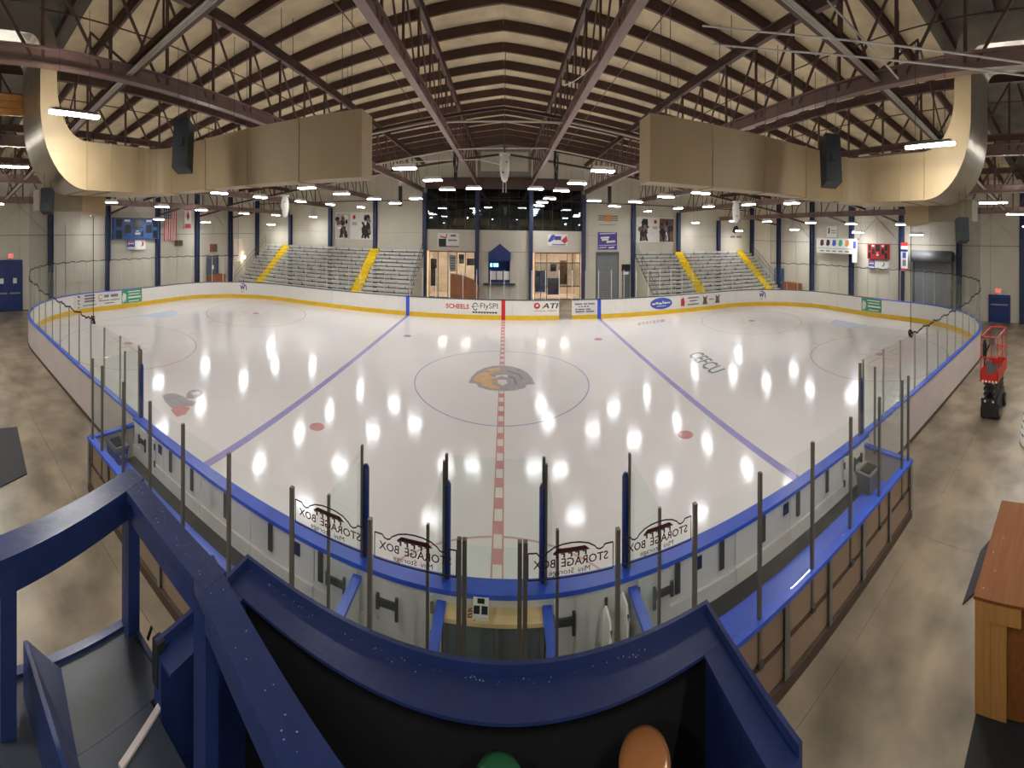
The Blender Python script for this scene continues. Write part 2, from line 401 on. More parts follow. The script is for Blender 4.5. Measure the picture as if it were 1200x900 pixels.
for sx in (-1, 1):
    rect(sx * 27.13 - .03, sx * 27.13 + .03, -11.5, 11.5, .003).build('goal_line', 'ice_red_thin', ice)
    MB().add([(sx * 27.1 - sx * a, b, .0036) for a, b in ell(0, 0, 1.83, 1.83, 20, -PI / 2, PI / 2)], [tuple(range(21))]).build('goal_crease', 'ice_lightblue', ice)
    for sy in (-1, 1):
        cx, cy = sx * 69 * FT, sy * 22 * FT
        ring(MB(), cx, cy, 15 * FT, .06, .0034).build('faceoff_circle', 'ice_red_thin', ice)
        MB().add([(*p, .004) for p in ell(cx, cy, .3, .3)], [tuple(range(28))]).build('faceoff_spot', 'ice_red', ice)
        MB().add([(*p, .004) for p in ell(sx * 6.97, cy, .3, .3)], [tuple(range(28))]).build('neutral_spot', 'ice_red', ice)
        h = MB()
        for a in (-1, 1):
            for b in (-1, 1):
                h.add([(cx + a * .6, cy + b * .3, .0036), (cx + a * 1.8, cy + b * .3, .0036), (cx + a * 1.8, cy + b * .36, .0036), (cx + a * .6, cy + b * .36, .0036)], [(0, 1, 2, 3)])
                h.add([(cx + a * .6, cy + b * .36, .0036), (cx + a * .66, cy + b * .36, .0036), (cx + a * .66, cy + b * 1.2, .0036), (cx + a * .6, cy + b * 1.2, .0036)], [(0, 1, 2, 3)])
                h.add([(cx + a * .85, cy + b * 4.6, .0036), (cx + a * .91, cy + b * 4.6, .0036), (cx + a * .91, cy + b * 5.2, .0036), (cx + a * .85, cy + b * 5.2, .0036)], [(0, 1, 2, 3)])
        h.build('hash_marks', 'ice_red_thin', ice)
# centre emblem: helmet-like head, one half orange, one half grey
E1 = [(0, 2.35), (-.55, 2.2), (-1.05, 1.8), (-1.4, 1.2), (-1.62, .4), (-1.72, -.5), (-1.3, -.55), (-1.15, -1.0), (-.6, -1.3), (0, -1.38)]
def emb(z, k=1.0, fl_=1): return lambda u, v, w: (u * fl_ * k, (v * .92 - .1) * k, z)
def sheet(name, pts, fn, mat, parent):
    return MB().add([fn(u, v, 0) for u, v in pts], [tuple(range(len(pts)))]).build(name, mat, parent)
sheet('emblem_half', E1, emb(.0052), 'ice_grey', ice)
sheet('emblem_half', E1, emb(.0052, 1, -1), 'ice_grey', ice)
sheet('emblem_face', [(-.1, 2.1), (-.6, 1.75), (-.9, 1.5), (-.55, 1.3), (-.15, 1.35)], emb(.006), 'ice_orange', ice)
sheet('emblem_face', [(-1.0, 1.2), (-1.38, .6), (-1.5, -.1), (-1.1, -.35), (-.9, -.85), (-.45, -1.1), (-.1, -1.15), (-.1, -.7), (-.5, -.6), (-.55, -.35), (-.2, -.2), (-.55, -.05), (-.5, .2), (-.15, .35), (-.6, .6), (-.7, .9), (-.4, 1.1)], emb(.006), 'ice_orange', ice)
sheet('emblem_stripe', [(.35, 1.5), (.95, 1.0), (1.15, .2), (1.05, .2), (.85, .9), (.35, 1.3)], emb(.006), 'ice_slate', ice)
sheet('emblem_stripe', [(.2, .8), (.7, .4), (.8, -.5), (.7, -.5), (.6, .3), (.2, .6)], emb(.006), 'ice_slate', ice)
sheet('emblem_eye', [(-.3, .75), (.3, .85), (.35, .45), (0, .55), (-.35, .4)], emb(.0065), 'ice_white', ice)
sheet('emblem_eye', [(-.22, .1), (.24, .15), (.3, -.4), (.05, -.7), (-.2, -.4)], emb(.0065), 'ice_white', ice)
sheet('emblem_eye', [(-.12, .62), (.14, .62), (.12, .5), (-.1, .5)], emb(.007), 'ice_blue', ice)
def on_ice(p0, p1, p2, z=.005):
    """u from p0 to p1, v from p0 to p2, on the ice (photo positions of the print's corners)"""
    a, b, c = at(*p0, z=0), at(*p1, z=0), at(*p2, z=0)
    return lambda u, v, w: (a.x + (b.x - a.x) * u + (c.x - a.x) * v, a.y + (b.y - a.y) * u + (c.y - a.y) * v, z)
text('ice_lettering', 'CEFCU', 'ice_slate', ice, on_ice((806, 416), (834, 439), (822, 411.5)), 1, 1, bold=.02)
g = on_ice((748, 381.5), (780, 377), (748, 378.0))
for a, b in ((0, .12), (.16, .24), (.28, .4), (.45, .5), (.55, .66), (.7, .78), (.82, 1)):
    sheet('faint_lettering', [(a, 0), (b, 0), (b, 1), (a, 1)], g, 'ice_brown', ice)
g = on_ice((191, 489), (246, 489), (191, 456))
sheet('player_print', [(0, .72), (.1, .8), (.3, .82), (.5, .7), (.62, .55), (.78, .5), (.7, .36), (.5, .34), (.42, .2), (.2, .28), (.05, .5)], g, 'ice_grey', ice)
sheet('player_print', [(.55, .62), (.6, .85), (.72, .95), (.9, .98), (1, .85), (.92, .72), (.75, .62)], g, 'ice_grey', ice)
sheet('player_print', [(.68, .86), (.88, .9), (.92, .82), (.74, .74)], on_ice((191, 489), (246, 489), (191, 456), .0056), 'ice_white', ice)
sheet('player_print', [(.18, .22), (.3, .32), (.5, .34), (.62, .3), (.5, .08), (.3, .0)], on_ice((191, 489), (246, 489), (191, 456), .0058), 'ice_red', ice)

# ------------------------------------------------------------------ ceiling: deck on purlins
cm = MB()
for s in (-1, 1):
    a, b = 0, s * (BX + .3)
    cm.hexa([(a, BYN - .3, roof(0)), (b, BYN - .3, roof(b)), (b, BYF + .3, roof(b)), (a, BYF + .3, roof(0)),
             (a, BYN - .3, roof(0) + .1), (b, BYN - .3, roof(b) + .1), (b, BYF + .3, roof(b) + .1), (a, BYF + .3, roof(0) + .1)])
ceil = tag(cm.build('ceiling', 'deck'), 'low gabled roof deck of pale insulation on brown purlins', 'ceiling', kind='structure')
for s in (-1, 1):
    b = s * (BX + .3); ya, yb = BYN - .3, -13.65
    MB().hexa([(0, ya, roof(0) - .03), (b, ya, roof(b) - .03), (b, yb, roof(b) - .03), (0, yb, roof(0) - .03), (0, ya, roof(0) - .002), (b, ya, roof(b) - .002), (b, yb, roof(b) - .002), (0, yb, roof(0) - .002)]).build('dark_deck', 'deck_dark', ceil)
PY = [-2.19 + 2.03 * k for k in range(-10, 12)]
for s in (-1, 1):
    me = MB().ibeam((0, 0, roof(0) - .15), (s * BX, 0, roof(BX) - .15), .12, .3, .02).mesh('purlin', 'steel_brown')
    for y in PY: link(me, 'purlin', ceil, (0, y, 0))
for s in (-1, 1):   # sag rods / small pipes between purlins
    for x in (6.1, 12.2, 18.3, 24.4):
        MB().tube([(s * x, BYN + 1, roof(x) - .34), (s * x, BYF - .2, roof(x) - .34)], .02, 5).build('sag_rod', 'steel_brown', ceil)

# ------------------------------------------------------------------ walls
def wall_box(name, parts, label):
    mb = MB()
    for p in parts: mb.box(*p)
    return tag(mb.build(name, 'wall_seam'), label, 'wall', kind='structure')
wl = wall_box('wall_left', [(-BX - .3, -BX, BYN, BYF, FZ, roof(BX) + .1)], 'white panelled end wall on the left with scoreboard and flag')
wr = wall_box('wall_right', [(BX, BX + .3, BYN, BYF, FZ, roof(BX) + .1)], 'white panelled end wall on the right with roll-up door')
wn = wall_box('wall_near', [(-BX, BX, BYN - .3, BYN, FZ, roof(0) + .1)], 'white wall behind the camera platform')
CW, CT = 8.95, 3.34
wf = wall_box('wall_far', [(-BX, -CW, BYF, BYF + .3, FZ, roof(CW)), (CW, BX, BYF, BYF + .3, FZ, roof(CW)),
                           (-CW, CW, BYF, BYF + .3, CT, 4.86), (-CW, CW, BYF, BYF + .3, 7.75, roof(0)),
                           (-3.0, -1.75, BYF, BYF + .3, FZ, CT), (.68, 3.0, BYF, BYF + .3, FZ, CT), (-1.75, .68, BYF, BYF + .3, FZ, 1.2)],
              'white far wall behind the bleachers with dark upper windows')
G = .015
# far wall cladding panels bay by bay
colx = [-33.5] + XT + [33.5]
for a, b in zip(colx[:-1], colx[1:]):
    if b <= -9 or a >= 9:
        MB().box(a + G, b - G, BYF - .04, BYF, FZ, 4.6 - G).build('wall_panel', 'wall_white', wf)
        za, zb = roof(a) - .02, roof(b) - .02
        MB().hexa([(a + G, BYF - .04, 4.6), (b - G, BYF - .04, 4.6), (b - G, BYF, 4.6), (a + G, BYF, 4.6), (a + G, BYF - .04, za), (b - G, BYF - .04, zb), (b - G, BYF, zb), (a + G, BYF, za)]).build('wall_panel', 'wall_white', wf)
    else:
        MB().box(a + G, b - G, BYF - .04, BYF, CT + .02, 4.84).build('wall_panel', 'wall_white', wf)
        if abs(a + b) < 1:
            MB().box(a + G, -1.78, BYF - .04, BYF, FZ, CT - .02).build('wall_panel', 'wall_white', wf)
            MB().box(.7, b - G, BYF - .04, BYF, FZ, CT - .02).build('wall_panel', 'wall_white', wf)
            MB().box(-1.76, .68, BYF - .04, BYF, FZ, 1.18).build('wall_panel', 'wall_white', wf)
            MB().box(a + .35, b - .35, BYF - .05, BYF, 8.95, 10.3).build('wall_panel', 'wall_white', wf)
        else:
            za, zb = roof(a) - .02, roof(b) - .02
            MB().hexa([(a + G, BYF - .04, 8.5), (b - G, BYF - .04, 8.5), (b - G, BYF, 8.5), (a + G, BYF, 8.5), (a + G, BYF - .04, za), (b - G, BYF - .04, zb), (b - G, BYF, zb), (a + G, BYF, za)]).build('wall_panel', 'wall_white', wf)
MB().box(-9.1, 9.1, BYF - .12, BYF, 7.75, 8.5).build('window_header', 'steel_brown', wf)
for x0, x1 in ((-33.3, -9.3), (9.3, 33.3)):
    MB().bar((x0, BYF - .07, 6.9), (x1, BYF - .07, 6.9), .05, .06).build('girt', 'steel_brown', wf)
# end wall cladding
YC = [22.2, 16.25, 10.3, 4.4, -1.9, -8.1, -14.2, -20.3]
for wall, s in ((wl, -1), (wr, 1)):
    x0, x1 = sorted((s * BX, s * (BX - .04)))
    for k in range(len(YC) - 1):
        b, a = YC[k], YC[k + 1]; m_ = (a + b) / 2
        for q0, q1 in ((a, m_), (m_, b)):
            MB().box(x0, x1, q0 + G, q1 - G, FZ, 4.3 - G).build('wall_panel', 'wall_white', wall)
            MB().box(x0, x1, q0 + G, q1 - G, 4.3 + G, roof(BX) - .02).build('wall_panel', 'wall_white', wall)
        if k in (1, 3, 5, 6):
            for z0, z1 in ((4.4, 7.6), (7.6, 4.4)):
                MB().bar((s * (BX - .12), a + .3, z0), (s * (BX - .12), b - .3, z1), .07, .07).build('cross_brace', 'board_skin', wall)
    MB().bar((s * (BX - .08), YC[-1], 4.3), (s * (BX - .08), YC[0], 4.3), .04, .05).build('girt', 'wall_seam', wall)
# raised plain sheet on the left wall
p, q = at(77, 264, x=-BX + .1), at(107, 330, x=-BX + .1)
MB().box(-BX + .04, -BX + .1, p.y, q.y, q.z, p.z).build('wall_sheet', 'wall_white', wl)

# navy columns
cme = MB(); cme.ibeam((0, 0, FZ), (0, 0, 7.8), .42, .44, .05, (0, 1, 0))
def column(loc, h, label, grp, rz=0):
    r = root('steel_column', loc, label, 'column', grp)
    MB().ibeam((0, 0, 0), (0, 0, h), .42, .46, .05, (0, 1, 0)).build('shaft', 'navy_steel', None).parent = r
    MB().box(-.3, .3, -.3, .3, 0, .03).build('base_plate', 'navy_steel', None).parent = r
    return r
for i, x in enumerate(XT):
    column((x, BYF - .27, FZ), 8.2 - .082 * abs(x), 'navy steel column on the far wall, %s from the left' % ORD[i], 'navy columns of the far wall')
for s, nm in ((-1, 'left'), (1, 'right')):
    for k in range(7):
        column((s * (BX - .27), YC[k] - (.3 if k == 0 else 0), FZ), 7.4, 'navy steel column on the %s end wall, %s from the far corner' % (nm, ORD[k]), 'navy columns of the end walls', PI / 2)

# ------------------------------------------------------------------ roof trusses, spanning from the far wall to the near wall
DEP = 1.86                                  # between chord centres
vme = MB().cbox((0, 0, 0), (.07, .09, DEP)).mesh('web_vertical', 'steel_brown')
dme = MB().bar((0, -.15, DEP / 2), (0, 1.7, -DEP / 2), .05, .07).mesh('web_diagonal', 'steel_brown')
bme = MB().ibeam((0, BYN, 0), (0, BYF - .5, 0), .26, .30, .03).mesh('bottom_chord', 'steel_chord')
tme = MB().ibeam((0, BYN, 0), (0, BYF - .5, 0), .2, .26, .03).mesh('top_chord', 'steel_brown')
for i, x in enumerate(XT):
    zb = 8.32 - .082 * abs(x) ; zt = zb + DEP
    t = root('roof_truss', (x, 0, zb), 'brown steel roof truss running to the far wall, %s from the left' % ORD[i], 'truss', 'roof trusses')
    link(bme, 'bottom_chord', t, (0, 0, 0), local=True)
    link(tme, 'top_chord', t, (0, 0, DEP), local=True)
    for y in PY[:-1]:
        link(vme, 'web_vertical', t, (0, y, DEP / 2), local=True)
        link(dme, 'web_diagonal', t, (0, y, DEP / 2), local=True)

# lateral bracing beams across the trusses, with pipes clipped on
def lateral(y, label, mat, w, h, dz, webs, pipes):
    t = root('lateral_beam', (0, y, 8.0), label, 'beam', 'bracing beams across the trusses')
    for s in (-1, 1):
        for a, b in ((0, 1), (1, 2), (2, 3), (3, 4), (4, 5)):
            xa, xb = [0, 3.05, 9.15, 15.25, 21.35, 27.45][a], [0, 3.05, 9.15, 15.25, 21.35, 27.45][b]
            z = lambda x: 8.32 - .082 * x + dz
            MB().ibeam((s * xa, y, z(xa)), (s * xb, y, z(xb)), w, h, .02).build('beam_segment', mat, t)
            if webs:
                for f in (.25, .5, .75):
                    xm = xa + (xb - xa) * f; MB().bar((s * xm, y, z(xm)), (s * xm, y, z(xm) + 1.8), .05, .05).build('hanger', 'steel_brown', t)
                MB().bar((s * xa, y, z(xa)), (s * (xa + xb) / 2, y, z((xa + xb) / 2) + 1.8), .05, .05).build('diagonal', 'steel_brown', t)
                MB().bar((s * xb, y, z(xb)), (s * (xa + xb) / 2, y, z((xa + xb) / 2) + 1.8), .05, .05).build('diagonal', 'steel_brown', t)
        for k in range(pipes):
            MB().tube([(s * 3.2, y - .1 - .07 * k, 8.32 - .26 + dz - .12), (s * 27, y - .1 - .07 * k, 8.32 - 2.21 + dz - .12)], .022, 6).build('conduit', 'pipe_light', t)
lateral(-13.6, 'brown bracing beam with pale conduits nearest the camera', 'steel_brown', .18, .2, .1, True, 3)
lateral(-1.3, 'thin brown bracing beam above the middle of the ice', 'steel_brown', .1, .1, .2, False, 1)
lateral(9.5, 'thin brown bracing beam above the far half of the ice', 'steel_brown', .1, .1, .2, False, 1)
# slanting knee struts from the columns to the trusses near the far and end walls
for s, nm in ((-1, 'left'), (1, 'right')):
    for k in (1, 2, 3, 4):
        y = YC[k]
        o = MB().bar((s * (BX - .5), y, 5.6), (s * 27.45, y, 6.2), .1, .12).build('knee_strut', 'steel_brown')
        tag(o, 'slanting brown strut from %s end wall column to outer truss, %s from the far corner' % (nm, ORD[k]), 'strut', 'slanting struts by the end walls')

# ------------------------------------------------------------------ far wall: upper windows, storefronts, doors
def window(idx, x0, x1, z0, z1, xs, zs, pane, frame, label, t=.06):
    w = root('window_%d' % idx, ((x0 + x1) / 2, BYF + .1, z0), label, 'window', kind='structure')
    f = MB()
    xs = [x0] + list(xs) + [x1]; zs = [z0] + list(zs) + [z1]
    for x in xs: MB().box(x - t / 2, x + t / 2, BYF + .02, BYF + .12, z0, z1).build('mullion', frame, w)
    for z in zs: MB().box(x0, x1, BYF + .03, BYF + .11, z - t / 2, z + t / 2).build('rail', frame, w)
    for a, b in zip(xs[:-1], xs[1:]):
        for c, d in zip(zs[:-1], zs[1:]):
            MB().box(a + t / 2, b - t / 2, BYF + .06, BYF + .075, c + t / 2, d - t / 2).build('pane', pane, w)
    return w
for i, (a, b, nm) in enumerate(((-8.85, -3.3, 'left'), (-2.8, 2.8, 'middle'), (3.3, 8.85, 'right'))):
    window(i + 1, a, b, 4.88, 7.72, [a + (b - a) * k / 5 for k in range(1, 5)], [6.95], 'window_dark', 'black', 'dark upstairs lounge window, %s of three' % nm, .05)
def xw(px): return at(px, 300, dy=BYF - CAM.y).x
def zw(py): return at(592, py, dy=BYF - CAM.y).z
window(4, xw(503), xw(556.5), .05, 3.3, [xw(p) for p in (513.5, 525, 535.5, 545.5)], [], 'window_glass', 'black', 'glazed lobby front with black mullions left of the snack window')
window(5, xw(627), xw(680), .05, 3.3, [xw(p) for p in (634, 641, 665, 671)], [2.62, .95], 'window_glass', 'lobby_dark', 'glazed entrance doors with brown frames below the lounge')
# rooms behind the glass
def room(name, x0, x1, z0, z1, depth, mat, label):
    y0, y1 = BYF + .3, BYF + .3 + depth; mb = MB()
    mb.box(x0, x1, y1, y1 + .1, z0, z1); mb.box(x0 - .1, x0, y0, y1, z0, z1); mb.box(x1, x1 + .1, y0, y1, z0, z1)
    mb.box(x0, x1, y0, y1, z1, z1 + .1); mb.box(x0, x1, y0, y1, z0 - .1, z0)
    return tag(mb.build(name, mat), label, 'wall', kind='structure')
room('wall_lobby', -9.0, -3.05, 0.0, 3.5, 4, 'lobby_wall', 'warm lit lobby room behind the left glass front')
room('wall_entry', 3.05, 9.0, 0.0, 3.5, 4, 'lobby_wall', 'warm lit entrance room behind the right glass doors')
room('wall_lounge', -9.0, 9.0, 4.9, 8.4, 5, 'lounge_dark', 'dark upstairs lounge behind the upper windows')
room('wall_snack', -1.75, .68, 1.2, 3.3, 1.6, 'door_navy', 'navy recess behind the snack window')
for x, nm in ((-7.4, 'outer'), (-4.6, 'inner')):
    o = MB().box(x - .5, x + .5, BYF + 1.6, BYF + 2.6, 3.42, 3.47).build('lobby_lamp', 'lamp_warm'); tag(o, 'warm ceiling panel light, %s one in the left lobby' % nm, 'lamp', 'lobby ceiling lamps')
for x, nm in ((4.6, 'inner'), (7.4, 'outer')):
    o = MB().box(x - .5, x + .5, BYF + 1.6, BYF + 2.6, 3.42, 3.47).build('lobby_lamp', 'lamp_warm'); tag(o, 'warm ceiling panel light, %s one in the right entrance' % nm, 'lamp', 'lobby ceiling lamps')
def wall_item(name, p0, p1, mat, label, cat, dy=None, x=None, t=.04, group=None):
    """flat panel on a wall, given by its photo corners"""
    a = at(*p0, dy=dy, x=x); b = at(*p1, dy=dy, x=x)
    r = root(name, ((a.x + b.x) / 2, (a.y + b.y) / 2, b.z), label, cat, group)
    if dy is not None: MB().box(a.x, b.x, a.y - t, a.y, b.z, a.z).build('panel', mat, r)
    else:
        s = 1 if x > 0 else -1; x0, x1 = sorted((s * (BX - .035), a.x - s * t)) if abs(a.x) > BX - .3 else sorted((a.x, a.x - s * t)); MB().box(x0, x1, min(a.y, b.y), max(a.y, b.y), b.z, a.z).build('panel', mat, r)
    # mapping fn: u,v in 0..1 from lower left as seen
    k = [t + .004]
    def fn(u, v, w, kk=k):
        if dy is not None: return (a.x + (b.x - a.x) * u, a.y - kk[0] - w, b.z + (a.z - b.z) * v)
        s = 1 if x > 0 else -1
        return (a.x - s * (kk[0] + w), a.y + (b.y - a.y) * u, b.z + (a.z - b.z) * v)
    return r, fn
def R4(u0, u1, v0, v1): return [(u0, v0), (u1, v0), (u1, v1), (u0, v1)]
def rp(fn, pts, name, mat, r, t=.01): return MB().prism(pts, fn, t).build(name, mat, r)
DF = BYF - CAM.y - .045
# lobby contents
for i, (p0, p1, mt, lb) in enumerate((((505, 303), (512, 335), 'lobby_dark', 'dark coat shape standing behind the first lobby pane'),
                                     ((527, 299), (534.5, 318), 'paper', 'white notice poster taped inside the lobby glass'),
                                     ((538, 298), (544, 309), 'lobby_dark', 'dark round wreath-like sign inside lobby glass'),
                                     ((547, 303), (556, 311), 'lobby_dark', 'dark shelf seen through last lobby pane'))):
    r, fn = wall_item('lobby_item', p0, p1, mt, lb, 'poster' if mt == 'paper' else 'sign', dy=DF + (.9 if mt != 'paper' else .25), t=.05)
    for k in range(5 if mt == 'paper' else 0): rp(fn, R4(.15, .85, .15 + .16 * k, .21 + .16 * k), 'print_line', 'print_grey', r)
bx = MB(); a = at(528, 336, dy=DF - 1.6); b = at(561, 352, dy=DF - 1.6)
pts = [(0, 0), (1, 0), (1, .55), (.8, .8), (.45, .95), (.1, 1.0), (0, 1)]
o = MB().prism(pts, lambda u, v, w: (a.x + (b.x - a.x) * u, a.y + w, FZ + (at(528, 322, dy=DF - 1.6).z - FZ) * v), .9).build('lobby_counter', 'lobby_brown')
tag(o, 'brown wooden curved counter in front of the lobby glass', 'counter')
# things seen inside the entrance
for p0, p1, mt, lb, ct in (((627.5, 317), (640.5, 342), 'print_blue', 'blue poster panel low on the entrance glass', 'poster'), ((645, 309), (652, 318), 'print_grey', 'small grey notice inside the entrance', 'poster'),
                           ((656, 305), (664, 333), 'print_orange', 'orange lit cabinet inside the entrance', 'cabinet'), ((642, 326), (656, 345), 'print_purple', 'purple bench panel inside the entrance', 'bench')):
    wall_item('entry_item', p0, p1, mt, lb, ct, dy=DF + 1.2, t=.2)
# snack window: awning, counter, menu boards, screens
sr = root('snack_window', (-.5, BYF, 1.2), 'navy peaked awning over the snack window with counter shelf', 'awning')
ax0, ax1, axm = xw(573.5), xw(598.5), xw(586)
MB().hexa([(ax0 - .12, BYF - .75, 3.25), (axm, BYF - .75, 3.25), (axm, BYF - .02, 3.25), (ax0 - .12, BYF - .02, 3.25), (axm - .02, BYF - .75, 3.92), (axm, BYF - .75, 3.95), (axm, BYF - .02, 3.95), (axm - .02, BYF - .02, 3.92)]).build('awning_slope', 'door_navy', sr)
MB().hexa([(axm, BYF - .75, 3.25), (ax1 + .12, BYF - .75, 3.25), (ax1 + .12, BYF - .02, 3.25), (axm, BYF - .02, 3.25), (axm, BYF - .75, 3.95), (axm + .02, BYF - .75, 3.92), (axm + .02, BYF - .02, 3.92), (axm, BYF - .02, 3.95)]).build('awning_slope', 'door_navy', sr)
MB().box(ax0, ax1, BYF - .74, BYF - .68, 2.75, 3.25).build('valance', 'door_navy', sr)
MB().box(xw(567), xw(604), BYF - .5, BYF, 1.08, 1.18).build('counter_shelf', 'navy_steel', sr)
MB().box(ax0, ax1, BYF + .2, BYF + .26, 1.2, 1.45).build('service_ledge', 'navy_steel', sr)
for i, k in enumerate((.06, .36, .68)):
    w = ax1 - ax0
    o = MB().box(ax0 + w * k, ax0 + w * (k + .27), BYF + .12, BYF + .15, 1.4, 2.0).build('menu_board', 'paper'); tag(o, 'pale menu board behind snack counter, %s from the left' % ORD[i], 'sign', 'menu boards of the snack window')
for i, k in enumerate((.04, .2, .32)):
    o = MB().box(ax0 + (ax1 - ax0) * k, ax0 + (ax1 - ax0) * (k + .1), BYF + .8, BYF + .84, 2.25, 2.5).build('menu_screen', 'screen_glow'); tag(o, 'small glowing screen inside the snack window, %s from the left' % ORD[i], 'screen', 'snack window screens')
# signs on the white band
r, fn = wall_item('wall_sign', (513, 273), (538, 290), 'paper', 'white sign with black square logo below the left lounge window', 'sign', dy=DF)
rp(fn, R4(.05, .4, .02, .6), 'print_block', 'print_black', r); rp(fn, [(.12, .7), (.4, .62), (.46, .95), (.42, .95), (.36, .72), (.12, .8)], 'print_block', 'print_red', r)
rp(fn, R4(.6, .85, .75, .9), 'print_line', 'print_grey', r); rp(fn, R4(.5, .9, .45, .55), 'print_line', 'print_grey', r); rp(fn, R4(.4, 1, .02, .1), 'print_line', 'print_brown', r)
r, fn = wall_item('wall_sign', (642, 274.5), (665, 288), 'paper', 'white sign with blue to red brush logo below the right lounge window', 'sign', dy=DF)
rp(fn, [(0, .4), (.2, .95), (.35, 1), (.3, .5), (.1, .3)], 'print_block', 'print_blue', r); rp(fn, R4(.33, .68, .5, .85), 'print_block', 'print_purple', r); rp(fn, [(.68, .45), (.95, .9), (1, .4), (.85, .2)], 'print_block', 'print_red', r); rp(fn, R4(.2, .9, .05, .13), 'print_line', 'print_blue', r)
r, fn = wall_item('wall_sign', (700.5, 272), (723, 292.5), 'print_purple', 'purple banner with white script above grey roll-up door', 'banner', dy=DF)
for u0, u1, v0, v1 in ((.15, .6, .62, .72), (.2, .55, .5, .6), (.45, .9, .38, .5), (.1, .9, .88, .93), (.05, .95, .22, .25), (.55, .85, .06, .14), (.05, .45, .08, .12)):
    rp(fn, [(u0, v0), (u1, v0 + .04), (u1, v1 + .04), (u0, v1)], 'print_line', 'paper', r)
r, fn = wall_item('wall_emblem', (701, 251.5), (724, 260), 'wall_white', 'winged orange emblem with maroon stripes on the far wall', 'emblem', dy=DF)
for v in (.15, .45, .75): rp(fn, R4(0, 1, v, v + .14), 'stripe', 'print_brown', r)
rp(fn, [(.4, 0), (.6, 0), (.66, .5), (.6, 1), (.4, 1), (.34, .5)], 'emblem', 'print_orange', r, .03)
o = MB().bar(at(702.5, 263.5, dy=DF), at(722, 263.5, dy=DF), .03, .03).build('wall_rail', 'iron'); tag(o, 'thin black rail with end hooks under the winged emblem', 'rail')
# doors on the far wall
d = root('door_1', (xw(711.5), BYF - .1, FZ), 'grey roll-up door on the far wall below purple banner', 'door', kind='structure')
x0, x1 = xw(698.5), xw(725); 
for k in range(22): MB().box(x0 + .08, x1 - .08, BYF - .09, BYF - .05, .0 + k * .148, .0 + k * .148 + .14).build('slat', 'steel_door', d)
MB().box(x0, x0 + .1, BYF - .12, BYF - .04, FZ, 3.35).build('jamb', 'iron', d); MB().box(x1 - .1, x1, BYF - .12, BYF - .04, FZ, 3.35).build('jamb', 'iron', d); MB().box(x0, x1, BYF - .2, BYF - .04, 3.2, 3.4).build('header', 'iron', d)
d = root('door_2', (xw(733.5), BYF - .1, FZ), 'dark grey steel door beside roll-up door on the far wall', 'door', kind='structure')
x0, x1 = xw(729), xw(738); MB().box(x0, x1, BYF - .1, BYF - .04, FZ, 2.45).build('leaf', 'lift_grey', d); MB().box(x0 - .06, x1 + .06, BYF - .12, BYF - .05, 2.0, 2.5).build('top_light', 'black', d); MB().box(x0 + .15, x1 - .15, BYF - .115, BYF - .1, 1.75, 1.95).build('notice', 'paper', d)
MB().tube([(x0 + .08, BYF - .14, 1.0), (x0 + .08, BYF - .14, 1.2)], .02).build('handle', 'aluminium', d)
# player photo posters
def poster(p0, p1, label, flip):
    r, fn0 = wall_item('photo_banner', p0, p1, 'paper', label, 'banner', dy=DF)
    fn = (lambda u, v, w: fn0(1 - u, v, w)) if flip else fn0
    pp = sub(rp(fn, R4(.02, .4, .02, .96), 'photo_panel', 'print_brown' if flip else 'board_skin', r, .006))
    rnd = random.Random(len(label))
    for u0, u1, v0, v1, n_ in ((.05, .38, .05, .92, 26), (.66, .96, .06, .95, 20)):
        for k in range(n_):
            cu, cv = rnd.gauss((u0 + u1) / 2, (u1 - u0) * .2), rnd.uniform(v0 + .08, v1 - .08); w_ = (.03 + .05 * rnd.random()) * (1.2 - abs(cv - .5)); h_ = .05 + .12 * rnd.random(); a0 = rnd.random() * 3
            rp(lambda u, v, w, q=k: fn(u, v, w + .006 + .0006 * q), [(cu + w_ * math.cos(a0 + t), cv + h_ * math.sin(a0 + t)) for t in (0, 1.1, 2.3, 3.3, 4.1, 5.4)], 'photo_patch', rnd.choice(('print_black', 'print_black', 'print_brown', 'print_maroon', 'print_grey', 'paper')), pp if u0 < .3 else r, .0005)
        for q in (-1, 1): rp(lambda u, v, w: fn(u, v, w + .024), [((u0 + u1) / 2 + q * .01, .45), ((u0 + u1) / 2 + q * .05, .45), ((u0 + u1) / 2 + q * .11, .05), ((u0 + u1) / 2 + q * .06, .05)], 'photo_patch', 'print_black', r, .001)
    rp(fn, ell(.51, .82, .04, .08, 12), 'crest', 'print_red', r, .01); rp(fn, R4(.45, .58, .6, .63), 'print_line', 'print_grey', r); rp(fn, R4(.45, .58, .54, .57), 'print_line', 'print_grey', r)
poster((393.5, 249), (437, 281), 'wide photo banner of two hockey players above the left bleachers', False)
poster((745.5, 254), (790, 284), 'wide photo banner with dark player photo above the right bleachers', True)
r, fn = wall_item('wall_emblem', (855, 264), (869, 279.5), 'wall_white', 'small grey hockey player emblem high above the right bleachers', 'emblem', dy=DF)
rp(fn, [(.2, .5), (.35, .9), (.6, 1), (.75, .75), (.6, .5), (.4, .4)], 'figure', 'print_black', r); rp(fn, R4(.05, .45, .05, .2), 'print_line', 'print_grey', r); rp(fn, R4(.55, .98, .05, .2), 'print_line', 'print_grey', r)

